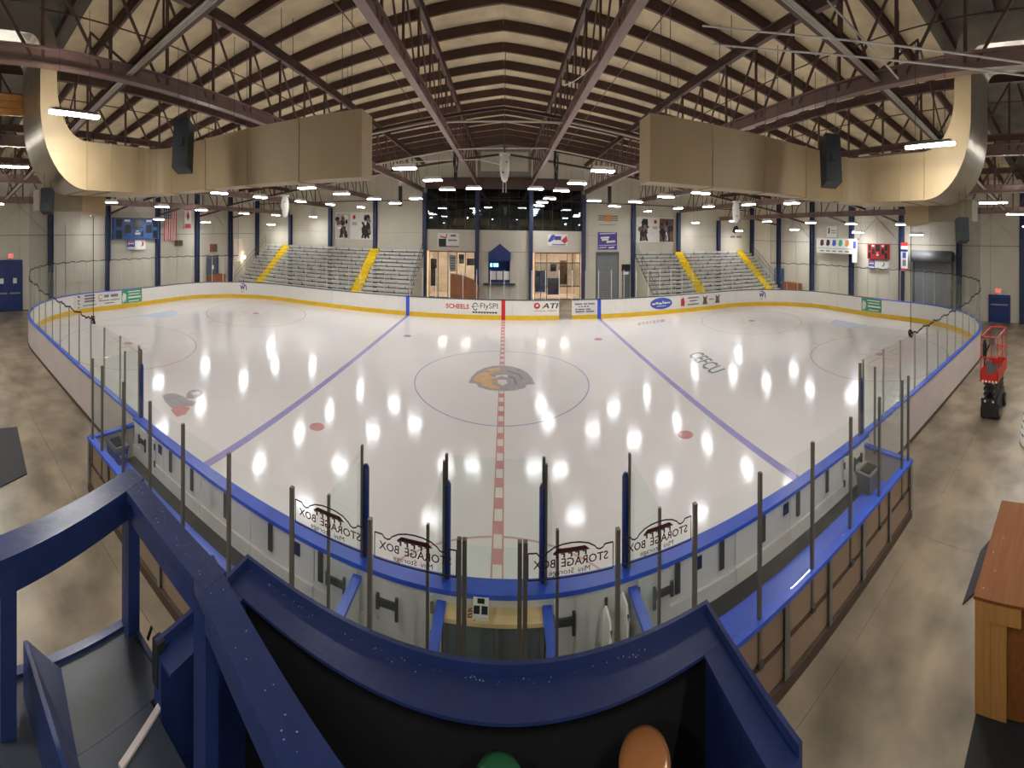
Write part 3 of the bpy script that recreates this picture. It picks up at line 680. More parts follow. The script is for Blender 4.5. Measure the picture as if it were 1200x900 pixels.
# ------------------------------------------------------------------ left end wall
XL, XR = -BX + .17, BX - .17
def scoreboard(p0, p1, mat, x, label):
    r, fn = wall_item('scoreboard', p0, p1, mat, label, 'scoreboard', x=x, t=.25)
    for u0, u1, v0, v1 in ((.04, .17, .58, .92), (.04, .17, .05, .42), (.23, .36, .3, .68), (.4, .62, .52, .95), (.69, .83, .3, .68), (.85, .97, .58, .92), (.85, .97, .05, .42)):
        rp(fn, R4(u0, u1, v0, v1), 'display', 'screen_dark', r, .02)
    for u0, u1, v in ((.22, .34, .82), (.7, .82, .82), (.45, .56, .22)):
        rp(fn, R4(u0, u1, v, v + .1), 'caption', 'paper', r, .02)
    rp(fn, R4(.47, .53, .36, .42), 'caption', 'paper', r, .02); rp(fn, R4(.6, .63, .12, .4), 'display', 'screen_dark', r, .02)
    return r, fn
scoreboard((132, 255), (185, 280), 'score_blue', XL, 'blue scoreboard with dark displays on the left end wall')
r, fn = wall_item('sponsor_sign', (148, 281), (170, 292), 'white_paint', 'white sponsor sign with round blue and red logo under blue scoreboard', 'sign', x=XL, t=.1)
def cola(fn, r, u0, u1):
    m = (u0 + u1) / 2; w = (u1 - u0) / 2
    lg = sub(rp(fn, R4(u0, u1, .05, .95), 'logo_field', 'print_blue', r, .02))
    f2 = lambda u, v, w_: fn(u, v, w_ + .02)
    rp(f2, ell(m, .62, w * .7, .26), 'logo_ball', 'white_paint', lg, .01)
    f3 = lambda u, v, w_: fn(u, v, w_ + .03)
    rp(f3, ell(m, .64, w * .62, .22, 14, .1, PI - .1), 'logo_arc', 'print_red', lg, .01); rp(f3, ell(m, .58, w * .62, .2, 14, PI + .1, 2 * PI - .1), 'logo_arc', 'flag_blue', lg, .01)
    rp(f2, R4(u0 + .1 * w, u1 - .1 * w, .1, .25), 'caption', 'white_paint', lg, .01)
cola(fn, r, 0, .42)
rp(fn, [(.75, .3), (.82, .5), (.8, .9), (.9, .6), (.86, .35)], 'figure', 'print_red', r)
# flag hung upright
fr = root('flag', (XL, at(199, 260, x=XL).y, at(199, 282, x=XL).z), 'american flag hanging upright on the left end wall', 'flag')
p0, p1 = at(192, 240, x=XL), at(206.5, 282, x=XL)
for k in range(13):
    ya, yb = p0.y + (p1.y - p0.y) * k / 13, p0.y + (p1.y - p0.y) * (k + 1) / 13
    wv = [.03 + .03 * math.sin(k * .9 + j * .7) for j in range(7)]; vs = []; fs = []
    w2 = [.03 + .03 * math.sin((k + 1) * .9 + j * .7) for j in range(7)]
    for j in range(7):
        z = p1.z + (p0.z - p1.z) * j / 6; vs += [(XL + .02 + wv[j], ya, z), (XL + .02 + w2[j], yb, z)]
    fs = [(2 * j, 2 * j + 1, 2 * j + 3, 2 * j + 2) for j in range(6)]
    n = len(vs); vs += [(a - .012, b, c) for a, b, c in vs]; fs += [tuple(i + n for i in f[::-1]) for f in fs]
    MB().add(vs, fs).build('stripe', 'print_red' if k % 2 == 0 else 'paper', fr)
MB().box(XL + .06, XL + .1, p0.y, p0.y + (p1.y - p0.y) * 7 / 13, p1.z + (p0.z - p1.z) * .62, p0.z).build('canton', 'flag_blue', fr)
for i in range(3):
    for j in range(4):
        c = Vector((XL + .1, p0.y + (p1.y - p0.y) * (.1 + .16 * i), p1.z + (p0.z - p1.z) * (.67 + .08 * j)))
        MB().prism(ell(0, 0, .07, .09, 5), lambda u, v, w: (c.x + w, c.y + u, c.z + v), .01).build('star', 'paper', fr)
r, fn = wall_item('hanging_banner', (216, 245), (224, 268), 'white_paint', 'narrow red and white banner beside the flag', 'banner', x=XL)
rp(fn, R4(.08, .92, .02, .25), 'red_field', 'print_red', r); rp(fn, [(.5, .4), (.72, .62), (.5, .95), (.28, .62)], 'diamond', 'print_red', r); rp(fn, R4(0, 1, .95, 1), 'red_field', 'print_red', r)
r, fn = wall_item('plaque', (206, 281.5), (214, 288), 'print_brown', 'small dark plaque below the flag', 'plaque', x=XL); rp(fn, R4(.1, .9, .15, .85), 'print_area', 'lobby_dark', r)
r, fn = wall_item('picture', (247, 286), (254.5, 295), 'lobby_brown', 'small framed brown picture on the left end wall', 'picture', x=XL); rp(fn, R4(.12, .88, .12, .88), 'print_area', 'print_brown', r)
r, fn = wall_item('wall_sheet', (273.5, 280), (283, 306), 'lobby_wall', 'tan panel painted as a warm glow on the wall beside the left bleacher stairs', 'panel', x=XL); rp(fn, R4(.05, .95, .02, .98), 'face', 'lobby_wall', r)  # tan sheet stands for a warm light glow on this wall section
MB().tube([at(284.5, 303, x=XL) + Vector((.3, 0, 0)), at(284.5, 303, x=XL) + Vector((.3, 0, .25))], .16, 10).build('lamp_body', 'lamp_warm', r)
def exit_sign(px, py, x, label):
    r, fn = wall_item('exit_sign', (px - 3.2, py - 2.6), (px + 3.2, py + 2.6), 'white_paint', label, 'sign', x=x, t=.08)
    text('lettering', 'EXIT', 'exit_red', r, lambda u, v, w: fn(.08 + .84 * u, .12 + .76 * v, .004), 1, 1, bold=.03)
exit_sign(12.5, 300, XL, 'red exit sign above the navy double doors')
exit_sign(1170, 340.5, XR, 'red exit sign above the navy door on the right')
def end_door(idx, p0, p1, x, leaves, label, mat='door_navy'):
    a, b = at(*p0, x=x), at(*p1, x=x); s = 1 if x > 0 else -1
    d = root('door_%d' % idx, (x, (a.y + b.y) / 2, FZ), label, 'door', kind='structure')
    y0, y1 = sorted((a.y, b.y)); xs = lambda q, w: sorted((x - s * q, x - s * (q + w)))
    f0, f1 = xs(-.02, .12)
    MB().box(f0, f1, y0 - .1, y0, FZ, a.z + .1).build('jamb', mat, d); MB().box(f0, f1, y1, y1 + .1, FZ, a.z + .1).build('jamb', mat, d); MB().box(f0, f1, y0, y1, a.z, a.z + .1).build('head', mat, d)
    for k in range(leaves):
        q0 = y0 + (y1 - y0) * k / leaves + .02; q1 = y0 + (y1 - y0) * (k + 1) / leaves - .02; g0, g1 = xs(0, .05)
        lf = sub(MB().box(g0, g1, q0, q1, FZ + .02, a.z - .02).build('leaf', mat, d)); h0, h1 = xs(.05, .05)
        MB().box(h0, h1, q0 + .1, q1 - .1, .95, 1.02).build('push_bar', 'aluminium', lf); h0, h1 = xs(.05, .012)
        MB().box(h0, h1, (q0 + q1) / 2 - .18, (q0 + q1) / 2 + .18, 1.55, 1.85).build('notice', 'paper', lf)
    return d
end_door(3, (-6, 307), (25, 357), XL, 2, 'navy steel double doors with push bars on the left end wall')
end_door(4, (1160, 347), (1183, 398), XR, 1, 'navy steel door with push bar on the right end wall')
end_door(5, (243, 302), (255, 335), XL, 1, 'slate door on the left end wall near the bleachers', 'cap_slate')
end_door(6, (909, 315), (918, 341), XR, 1, 'slate blue door on the right end wall near the bleachers', 'score_blue')

# ------------------------------------------------------------------ right end wall
scoreboard((1018, 285.5), (1042, 304), 'score_red', XR, 'red scoreboard on the right end wall')
r, fn = wall_item('sponsor_sign', (1018.5, 304.5), (1041, 316), 'white_paint', 'white sponsor sign with round blue and red logo under red scoreboard', 'sign', x=XR, t=.1)
cola(fn, r, 0, .33); rp(fn, [(.66, .3), (.78, .55), (.76, .9), (.86, .6), (.8, .35)], 'figure', 'print_green', r)
r, fn = wall_item('team_banner', (957, 279), (1004.5, 298), 'paper', 'wide white banner with a row of five team crests on the right end wall', 'banner', x=XR - .55)
for u in (.03, .97): MB().bar(fn(u, .95, 0), (BX - .03, fn(u, .95, 0)[1], fn(u, .95, 0)[2]), .03, .03).build('stand_off', 'iron', r)
for k, mt in enumerate(('print_maroon', 'print_black', 'print_blue', 'print_green', 'print_orange')):
    rp(fn, [(.1 + .155 * k, .55), (.15 + .155 * k, .45), (.2 + .155 * k, .6), (.19 + .155 * k, .9), (.12 + .155 * k, .9)], 'crest', mt, r)
    rp(fn, R4(.1 + .155 * k, .2 + .155 * k, .1, .18), 'caption', 'print_grey', r)
rp(fn, R4(.02, .98, .3, .33), 'rule', 'print_grey', r)
r, fn = wall_item('team_banner', (999, 280), (1004.5, 308), 'paper', 'narrow pennant hanging at the right end of the crest banner', 'pennant', x=XR - .7)
rp(fn, R4(.2, .8, .6, .9), 'crest', 'print_blue', r); MB().bar(fn(.5, .97, 0), (BX - .03, fn(.5, .97, 0)[1], fn(.5, .97, 0)[2]), .03, .03).build('stand_off', 'iron', r)
r, fn = wall_item('wall_sign', (969, 265), (981, 278), 'paper', 'small white sign with black figure above the crest banner', 'sign', x=XR)
rp(fn, [(.15, .3), (.3, .35), (.3, .85), (.2, .8)], 'figure', 'print_black', r); rp(fn, R4(.45, .9, .55, .62), 'caption', 'print_grey', r); rp(fn, R4(.45, .9, .35, .42), 'caption', 'print_grey', r)
r, fn = wall_item('column_banner', (1056, 284), (1064, 318), 'paper', 'red, white and blue vertical banner on a navy column', 'banner', x=XR - .6)
rp(fn, R4(0, 1, .88, 1), 'red_band', 'print_red', r); rp(fn, R4(0, 1, .68, .76), 'blue_band', 'flag_blue', r); rp(fn, R4(0, 1, .04, .1), 'red_band', 'print_red', r)
rp(fn, R4(.25, .75, .45, .65), 'caption', 'print_blue', r); rp(fn, R4(.25, .75, .18, .4), 'caption', 'print_grey', r)
d = root('door_7', (XR, 0, FZ), 'grey roll-up service door with coil housing on the right end wall', 'door', kind='structure')
a, b = at(1071, 295, x=XR), at(1116, 380, x=XR); y0, y1 = sorted((a.y, b.y))
for k in range(30):
    z = FZ + .02 + k * (a.z - .5) / 30; MB().box(XR - .06, XR, y0 + .1, y1 - .1, z, z + (a.z - .5) / 30 - .01).build('slat', 'steel_door', d)
MB().tube([(XR - .3, y0 - .1, a.z - .25), (XR - .3, y1 + .1, a.z - .25)], .36, 18).build('coil_housing', 'steel_door', d, True)
for y in (y0, y1): MB().box(XR - .14, XR, y - .1, y + .1, FZ, a.z - .4).build('guide_rail', 'iron', d)
MB().tube([(XR - .3, y0 - .25, a.z - .25), (XR - .3, y0 - .05, a.z - .25)], .3, 14).build('drive_drum', 'iron', d)
p = at(903, 330, x=29); q = at(931, 342, x=32.6)
for s, nm, px in ((1, 'right', 905), (-1, 'left', 268)):
    o = MB().box(s * 32.9 - .4, s * 32.9 + .4, 12.0, 14.6, FZ, 1.15).build('low_partition', 'lobby_brown'); tag(o, 'low brown wooden partition in the far %s corner' % nm, 'partition', 'low corner partitions')

# ------------------------------------------------------------------ rink boards
BH = 1.08
bd = root('rink_boards', (0, 0, 0), 'white hockey boards with yellow kick plate all round the ice', 'boards')
SG0, SG1 = s_px(656.8), s_px(672.2)          # open gate in the far side
if SG0 > SG1: SG0, SG1 = SG1, SG0
PAN = []
s = SG1
while s < PER + SG0 - .3:
    e = min(s + 2.44, PER + SG0)
    PAN.append((s, e)); s = e
for s0, s1 in PAN:
    mb = MB(); strip(mb, s0 + .004, s1 - .004, 0, .1, .24, BH - .03); mb.build('board_panel', 'board_white', bd)
mb = MB(); strip(mb, SG1, PER + SG0, -.012, .1, -.02, .235); mb.build('kick_plate', 'kick_yellow', bd)
sA, sB = SX + ARC + SY, PER - (SX + ARC + SY)      # middle of the right and left ends
mb = MB(); strip(mb, sA, sB, -.03, .16, BH - .03, BH + .015); mb.build('cap_rail', 'cap_blue', bd)
mb = MB(); strip(mb, SG1, sA, -.02, .14, BH - .03, BH + .015); mb.build('cap_rail', 'cap_slate', bd)
mb = MB(); strip(mb, sB, PER + SG0, -.02, .14, BH - .03, BH + .015); mb.build('cap_rail', 'cap_slate', bd)
# outer skins seen from the walkway
XBL, XBR = -9.75, 9.6                        # bench zone along the near side
for q0, q1 in ((S_NEAR0 - ARC - SY, s_near(XBR)), (s_near(XBL), s_near(-SX) + ARC + SY)):
    n = int((q1 - q0) / 2.44) + 1
    for k in range(n):
        e0 = q0 + (q1 - q0) * k / n; e1 = q0 + (q1 - q0) * (k + 1) / n
        mb = MB(); strip(mb, e0 + .003, e1 - .003, .1, .13, FZ, BH - .035); mb.build('outer_skin', 'board_skin', bd)
    mb = MB(); strip(mb, q0, q1, .13, .15, FZ, .06); mb.build('base_strip', 'ply_dark', bd)
# blue and red stripes on the far boards
for x, mt in ((-8.67, 'line_blue'), (0, 'line_red'), (8.67, 'line_blue')):
    for y in (HW - .02, -HW - .12):
        if y < 0: continue
        mb = MB(); strip(mb, x - .17 + (PER if x < 0 else 0), x + .17 + (PER if x < 0 else 0), -.02, .1, 0, BH + .03); mb.build('line_stripe', mt, bd)
# advertisements printed on the boards
def ad_fn(s0, s1, z0, z1, off=-.006):
    def fn(u, v, w):
        x, y = path(s0 + (s1 - s0) * u, off - w); return (x, y, z0 + (z1 - z0) * v)
    return fn
def ad(px0, px1, mat, z0=.3, z1=1.0):
    s0, s1 = s_px(px0), s_px(px1)
    if s0 - s1 > PER / 2: s1 += PER
    fn = ad_fn(s0, s1, z0, z1)
    if mat: mb = MB(); strip(mb, s0, s1, -.004, 0, z0, z1); mb.build('ad_sheet', mat, bd)
    return fn
def fsub(fn, u0, u1, v0, v1): return lambda u, v, w: fn(u0 + (u1 - u0) * u, v0 + (v1 - v0) * v, w)
fn = ad(522, 587, 'board_white')
text('ad_lettering', 'SCHEELS', 'print_red', bd, fsub(fn, .04, .46, .35, .72), 1, 1, bold=.03)
text('ad_lettering', 'FlySPI', 'print_black', bd, fsub(fn, .66, .97, .3, .85), 1, 1)
ringpts = lambda cx, cy, rx, ry, k: ell(cx, cy, rx, ry, 20, .4, 5.6) + ell(cx, cy, rx * k, ry * k, 20, .4, 5.6)[::-1]
rp(fn, ringpts(.57, .56, .05, .3, .75), 'ad_mark', 'print_black', bd, .002); rp(fn, [(.5, .52), (.64, .58), (.64, .62), (.5, .56)], 'ad_mark', 'print_black', bd, .002)
for k in range(9): rp(fn, R4(.52 + .05 * k, .56 + .05 * k, .06, .18), 'ad_mark', 'print_black', bd, .002)
fn = ad(627, 655.5, 'board_white')
rp(fn, ell(.14, .68, .13, .24, 20), 'ad_mark', 'print_red', bd, .002); rp(lambda u, v, w: fn(u, v, w + .003), [(.08, .62), (.18, .62), (.2, .78), (.12, .8)], 'ad_mark', 'board_white', bd, .002)
text('ad_lettering', 'ATI', 'print_black', bd, lambda u, v, w: fn(.34 + .62 * u + .06 * v, .48 + .4 * v, w), 1, 1, bold=.02)
text('ad_lettering', 'PHYSICAL', 'print_red', bd, fsub(fn, .04, .5, .22, .34), 1, 1); text('ad_lettering', 'THERAPY', 'print_red', bd, fsub(fn, .55, .96, .22, .34), 1, 1)
fn = ad(673, 700.5, 'paper')
for v0, us in ((.72, ((.08, .4), (.45, .6), (.64, .92))), (.52, ((.25, .3), (.35, .42), (.46, .56), (.6, .68))), (.3, ((.1, .2), (.24, .5), (.55, .75))), (.12, ((.1, .5), (.55, .9)))):
    for u0, u1 in us: rp(fn, R4(u0, u1, v0, v0 + .11), 'ad_mark', 'print_grey', bd, .002)
fn = ad(763.5, 790, None)
rp(fn, ell(.5, .5, .48, .48, 30), 'ad_mark', 'print_blue', bd, .002)
f2 = lambda u, v, w: fn(u, v, w + .003)
for u0, u1, v0, v1 in ((.1, .24, .42, .55), (.26, .36, .45, .62), (.38, .52, .42, .56), (.55, .6, .45, .7), (.62, .74, .45, .6), (.76, .9, .48, .58), (.3, .7, .25, .3)): rp(f2, R4(u0, u1, v0, v1), 'ad_mark', 'board_white', bd, .002)
fn = ad(799, 846, 'paper')
for c in (.06, ): rp(fn, [(.02, .15), (.1, .1), (.11, .5), (.08, .9), (.02, .7)], 'ad_mark', 'print_red', bd, .002)
for v0, u0, u1 in ((.72, .18, .44), (.45, .22, .4), (.15, .18, .44)): rp(fn, R4(u0, u1, v0, v0 + .12), 'ad_mark', 'print_grey', bd, .002)
for u in (.54, .86): rp(fn, [(u, .1), (u + .12, .1), (u + .1, .5), (u + .12, .9), (u + .06, .7), (u + .01, .9), (u + .02, .5)], 'ad_mark', 'print_brown', bd, .002)
rp(fn, R4(.7, .82, .45, .55), 'ad_mark', 'print_grey', bd, .002)
for p0, p1 in ((282, 291.5), (890.5, 900)):
    fn = ad(p0, p1, None, .36, 1.0)
    text('ad_lettering', 'W', 'print_purple', bd, fsub(fn, .08, .72, .3, .8), 1, 1, bold=.05)
    rp(fn, [(.1, .95), (.5, 1), (.85, .8), (.95, .4), (.8, .15), (.84, .5), (.7, .8), (.4, .9)], 'ad_mark', 'print_purple', bd, .002); rp(fn, [(.1, .2), (.4, .05), (.6, .08), (.35, .14)], 'ad_mark', 'print_red', bd, .002)
for p0, p1 in ((144, 168), (1011.5, 1035)):
    fn = ad(p0, p1, 'print_green', .26, 1.04)
    rp(fn, [(.05, .1), (.14, .1), (.14, .3), (.2, .1), (.24, .55), (.18, .75), (.08, .8), (.03, .5)], 'ad_mark', 'paper', bd, .002)
    for v0, u0, u1 in ((.82, .3, .92), (.62, .34, .9), (.35, .32, .94), (.1, .36, .86)): rp(fn, R4(u0, u1, v0, v0 + (.13 if v0 == .35 else .07)), 'ad_mark', 'board_white', bd, .002)
fn = ad(116, 143, 'paper', .26, 1.02)
rp(fn, ringpts(.12, .7, .1, .2, .7), 'ad_mark', 'print_orange', bd, .002)
for v0, us in ((.62, ((.28, .48), (.56, .88))), (.36, ((.05, .5), (.54, .95))), (.15, ((.3, .7),))):
    for u0, u1 in us: rp(fn, R4(u0, u1, v0, v0 + (.2 if v0 == .62 else .07)), 'ad_mark', 'print_grey', bd, .002)
fn = ad(88, 115, 'paper', .26, 1.02)
rp(fn, ringpts(.18, .72, .12, .22, .55), 'ad_mark', 'print_black', bd, .002); rp(fn, ringpts(.18, .22, .12, .2, .6), 'ad_mark', 'print_grey', bd, .002)
for v0 in (.82, .6, .4): rp(fn, R4(.48, .92, v0, v0 + .12), 'ad_mark', 'print_grey', bd, .002)
rp(fn, R4(.4, .98, .14, .2), 'ad_mark', 'print_grey', bd, .002)

# ------------------------------------------------------------------ glass on the boards
gl = root('rink_glass', (0, 0, BH), 'clear tempered glass panes in slim posts on top of the rink boards', 'glass')
postm = {}
def post_mesh(h, w=.05, mat='aluminium'):
    k = (round(h, 2), w, mat)
    if k not in postm: postm[k] = MB().cbox((0, 0, h / 2), (w, w, h)).mesh('glass_post', mat)
    return postm[k]
def gtop(s):
    x, y = path(s)
    if y < -HW + .6: return 2.47 if abs(x) < 21 else 2.6
    if y > HW - .6 and abs(x) < 21: return 2.68
    return 2.85
def glass_run(q0, q1, n, parent, mat='glass'):
    for k in range(n + 1):
        s = q0 + (q1 - q0) * k / n; x, y = path(s, .05); x2, y2 = path(s + .01, .05)
        h = max(gtop(s - .1), gtop(s + .1)) - BH
        link(post_mesh(h, .055 if y > -HW + 6 else .05, 'post_light' if y > -HW + 6 else 'aluminium'), 'glass_post', parent, (x, y, BH + .01), math.atan2(y2 - y, x2 - x))
        if k < n:
            e = q0 + (q1 - q0) * (k + 1) / n; h = gtop((s + e) / 2)
            mb = MB(); a, b = path(s + .03, .045), path(e - .03, .045); c, d = path(e - .03, .057), path(s + .03, .057)
            mb.hexa([(*a, BH + .02), (*b, BH + .02), (*c, BH + .02), (*d, BH + .02), (*a, h), (*b, h), (*c, h), (*d, h)]); mb.build('glass_pane', mat, parent)
glass_run(SG1, s_near(XBR), int((s_near(XBR) - SG1) / 1.22), gl)
glass_run(s_near(XBL), PER + SG0, int((PER + SG0 - s_near(XBL)) / 1.22), gl)
# padded blue poles where the benches begin
for i, (x, nm) in enumerate(((XBL + .1, 'left'), (XBR - .1, 'right'))):
    r = root('padded_pole', (x, -HW - .02, .9), 'tall navy padded pole at the %s end of the benches' % nm, 'pole')
    MB().lathe([(.055, 0), (.075, .03), (.075, 1.12), (.06, 1.18), (.02, 1.2)], (x, -HW - .02, .95), 14).build('pad', 'door_navy', r, True)
    MB().tube([(x, -HW - .02, .9), (x, -HW - .02, 2.42)], .03, 8).build('rod', 'post_bronze', r)

# ------------------------------------------------------------------ end nets with black lacing
for s_, nm, sa, sb in ((1, 'right', s_px(905) , s_near(12.9)), (-1, 'left', s_near(-13.2), s_px(280.5))):
    mb = MB(); c = cuts(sa, sb); vs = []; fs = []
    for q in c:
        x, y = path(q, .05); zt = min(8.2 - .082 * abs(x), 7.6); vs += [(x, y, gtop(q) - .02), (x, y, zt)]
    fs = [(2 * i, 2 * i + 2, 2 * i + 3, 2 * i + 1) for i in range(len(c) - 1)]
    o = MB().add(vs, fs).build('protective_net', 'net'); tag(o, 'fine black protective netting around the %s end of the rink' % nm, 'net')
    o['kind'] = 'stuff'
    rr = root('net_rope', (*path(sa if s_ < 0 else sb, .05), 2.45), 'black lacing rope along the %s netting on the glass top' % nm, 'rope')
    pts = []
    c2 = [sa + (sb - sa) * i / 260 for i in range(261)]
    for i, q in enumerate(c2):
        x, y = path(q, .05 + .025 * math.sin(i * 1.9)); pts.append((x, y, gtop(q) + .02 + .03 * math.sin(i * .83) + .02 * math.sin(i * 2.3)))
    MB().tube(pts, .022, 5).build('lacing', 'net_rope', rr)
    for q in (sa, sb):
        x, y = path(q, .05); MB().tube([(x, y, gtop(q)), (x, y, 5.0), (x, y, min(8.2 - .082 * abs(x), 7.6))], .014, 5).build('edge_rope', 'net_rope', rr)
    q = sb if s_ > 0 else sa; x, y = path(q, .05)
    for k in range(5): MB().tube([(x + .1 * math.cos(k * 1.3 + a), y + .05 * math.sin(a), gtop(q) + .04 + .09 * math.sin(a + k)) for a in [j * .7 for j in range(9)]], .014, 5).build('knot', 'net_rope', rr)

# ------------------------------------------------------------------ bleachers
def bleacher(x0, x1, aisles, label, rows=13, ya=15.1, rise=.235, run=.545):
    r = root('bleacher', ((x0 + x1) / 2, ya, FZ), label, 'bleachers')
    xs = [x0]
    for a in aisles: xs += [a - .62, a + .62]
    xs.append(x1)
    for k in range(rows):
        y = ya + run * k; z = .55 + rise * k
        for i in range(0, len(xs), 2):
            a, b = xs[i], xs[i + 1]
            if b - a < .4: continue
            m = max(1, int(round((b - a) / 6))); 
            for j in range(m):
                u0, u1 = a + (b - a) * j / m + .015, a + (b - a) * (j + 1) / m - .015
                MB().box(u0, u1, y, y + .27, z, z + .045).build('seat_plank', 'alu_seat', r)
                MB().box(u0, u1, y + .03, y + .06, z - .12, z - .02).build('riser_board', 'alu_seat', r)
                MB().box(u0, u1, y + .32, y + .55, z - .19, z - .15).build('foot_plank', 'alu_dark', r)
            for j in range(int((b - a) / 1.8) + 1):
                u = a + .3 + 1.8 * j + (k * .73) % 1.5
                if u < b: MB().box(u - .03, u + .03, y + .02, y + .28, z - .2, z).build('seat_bracket', 'iron', r)
        for a in aisles:
            MB().box(a - .55, a + .55, y, y + run, z - .22, z + .02).build('aisle_step', 'aisle_yellow', r)
    for xe in (x0, x1):
        MB().prism([(ya, FZ), (ya + run * rows, FZ), (ya + run * rows, .5 + rise * rows - .3), (ya, .3)], lambda u, v, w: (xe - .02 + w, u, v), .04).build('side_panel', 'wall_white', r)
        pts = [(ya + run * k, .55 + rise * k) for k in (0, 4, 8, 12)]
        for y, z in pts: MB().tube([(xe, y, z - .3), (xe, y, z + .75)], .022, 6).build('rail_post', 'iron', r)
        for dz in (.75, .4): MB().tube([(xe, pts[0][0], pts[0][1] + dz), (xe, pts[-1][0], pts[-1][1] + dz)], .022, 6).build('handrail', 'iron', r)
    MB().box(x0, x1, ya + run * rows + .02, ya + run * rows + .06, .3, .55 + rise * rows + .35).build('back_panel', 'alu_riser', r)
bleacher(-31.4, -9.2, [-28.0, -15.2], 'grey aluminium bleachers with two yellow aisles left of the lobby')
bleacher(15.4, 32.6, [21.3, 31.0], 'grey aluminium bleachers with two yellow aisles right of the lobby')

# ------------------------------------------------------------------ players' benches and penalty boxes (near side)
YK = -HW - .23                                # back face of the boards at the benches
YB = -14.69                                   # line of the back wall
BZ = .93
bw = root('bench_backboard', (0, YB, FZ), 'plywood and steel back wall of the players benches with blue cap', 'wall')
XE0, XE1 = -9.8, 9.45
xs = [XE0 + (XE1 - XE0) * k / 16 for k in range(17)]
for a, b in zip(xs[:-1], xs[1:]):
    MB().box(a + .05, b - .05, YB - .0, YB + .03, .1, .47).build('plywood_panel', 'plywood', bw)
    MB().box(a + .05, b - .05, YB - .0, YB + .03, .5, BZ - .02).build('plywood_panel', 'plywood', bw)
    MB().box(a + .04, b - .04, YB - .03, YB + .02, .465, .505).build('mid_rail', 'ply_dark', bw)
for i, x in enumerate(xs): MB().ibeam((x, YB - .02, FZ), (x, YB - .02, BZ - .02), .08 if i % 2 else .12, .1, .02, (0, 1, 0)).build('steel_stud', 'galv', bw)
MB().box(XE0, XE1, YB - .08, YB + .04, FZ, .1).build('base_rail', 'ply_dark', bw)
MB().box(XE0 - .05, XE1 + .05, YB - .09, YB + .1, BZ - .02, BZ + .03).build('cap_rail', 'cap_blue', bw)
for xe in (XE0, XE1):
    MB().box(xe - .03, xe + .03, YB, -HW - .15, FZ, BZ - .02).build('end_panel', 'board_skin', bw)
    MB().box(xe - .07, xe + .07, YB, -HW - .1, BZ - .02, BZ + .03).build('end_cap', 'cap_blue', bw)
# glass on the back wall
PX = [-9.65, -9.02, -7.82, -6.62, -5.45, -4.19, -2.88, -1.62, -.38, .39, 1.64, 2.81, 4.04, 5.34, 6.58, 7.78, 8.97, 9.35]
bg = root('bench_glass', (0, YB, BZ), 'low clear glass screen with bronze posts behind the benches', 'glass')
GT = 2.4
for x in PX:
    dbl = (-.035, .035) if x in (-.38, .39) else (0,)
    for o_ in dbl:
        MB().cbox((x + o_, YB, (GT + .5) / 2), (.055, .06, GT - .45)).build('glass_post', 'post_bronze', bg)
        MB().cbox((x + o_, YB - .05, .52), (.1, .05, .06)).build('post_foot', 'iron', bg)
for a, b in zip(PX[:-1], PX[1:]):
    if a == -.38: continue
    MB().box(a + .03, b - .03, YB - .006, YB + .006, BZ + .04, GT - .02).build('glass_pane', 'glass', bg)
MB().box(-.33, .34, YB - .006, YB + .006, .3, GT - .02).build('door_pane', 'glass_green', bg)
for xe in (-9.65, 9.35):
    MB().box(xe - .006, xe + .006, YB + .05, -13.6, BZ + .04, GT).build('glass_pane', 'glass_green', bg)
    MB().box(xe - .006, xe + .006, -13.55, -13.05, BZ + .04, GT + .05).build('glass_pane', 'glass_green', bg)
    for y in (-13.58, -13.03): MB().cbox((xe, y, (GT + BZ) / 2), (.05, .05, GT - BZ + .1)).build('glass_post', 'post_bronze', bg)
# mirrored sponsor signs on the back glass (printed to be read from the ice)
for i, (a, b) in enumerate(((-2.88, -1.62), (-1.62, -.38), (.39, 1.64), (1.64, 2.81))):
    r = root('glass_sign', ((a + b) / 2, YB, 1.75), 'storage company sign on back glass, mirrored, %s from the left' % ORD[i], 'sign', 'mirrored sponsor signs on the back glass')
    x0, x1 = a + .07, b - .07; z0, z1 = 2.125, 2.385
    fn = lambda u, v, w: (x1 - (x1 - x0) * u, YB - .01 - w, z0 + (z1 - z0) * v)   # u runs to the left: mirrored
    top = [(0, .8), (.1, .8), (.12, .72), (.16, .68), (.2, .72), (.22, .8), (.3, .93), (.4, 1.0), (.5, 1.02), (.6, 1.0), (.7, .93), (.78, .8), (.8, .72), (.84, .68), (.88, .72), (.9, .8), (1, .8)]
    out = [(0, 0)] + [(1, 0)] + top[::-1]
    m = MB()
    for p, q in zip(out, out[1:] + out[:1]):
        A, B_ = Vector(fn(*p, 0)), Vector(fn(*q, 0)); m.bar(A, B_, .011, .004, (0, 1, 0))
    m.build('border', 'print_black', r)
    rp(fn, [(.28, .74), (.72, .74), (.66, .88), (.34, .88)], 'awning_mark', 'print_maroon', r, .003)
    for k in range(5): rp(fn, R4(.32 + .085 * k, .34 + .085 * k, .6, .72), 'awning_mark', 'print_black', r, .003); 
    for k in range(5): rp(fn, R4(.32 + .085 * k, .37 + .085 * k, .7, .73), 'awning_mark', 'print_black', r, .003)
    text('lettering', 'STORAGE', 'print_maroon', r, fsub(fn, .06, .62, .32, .58), 1, 1, bold=.012); text('lettering', 'BOX', 'print_maroon', r, fsub(fn, .69, .94, .32, .58), 1, 1, bold=.012)
    text('lettering', 'Mini', 'print_black', r, fsub(fn, .28, .42, .1, .26), 1, 1); text('lettering', 'Storage', 'print_black', r, fsub(fn, .47, .76, .05, .26), 1, 1)
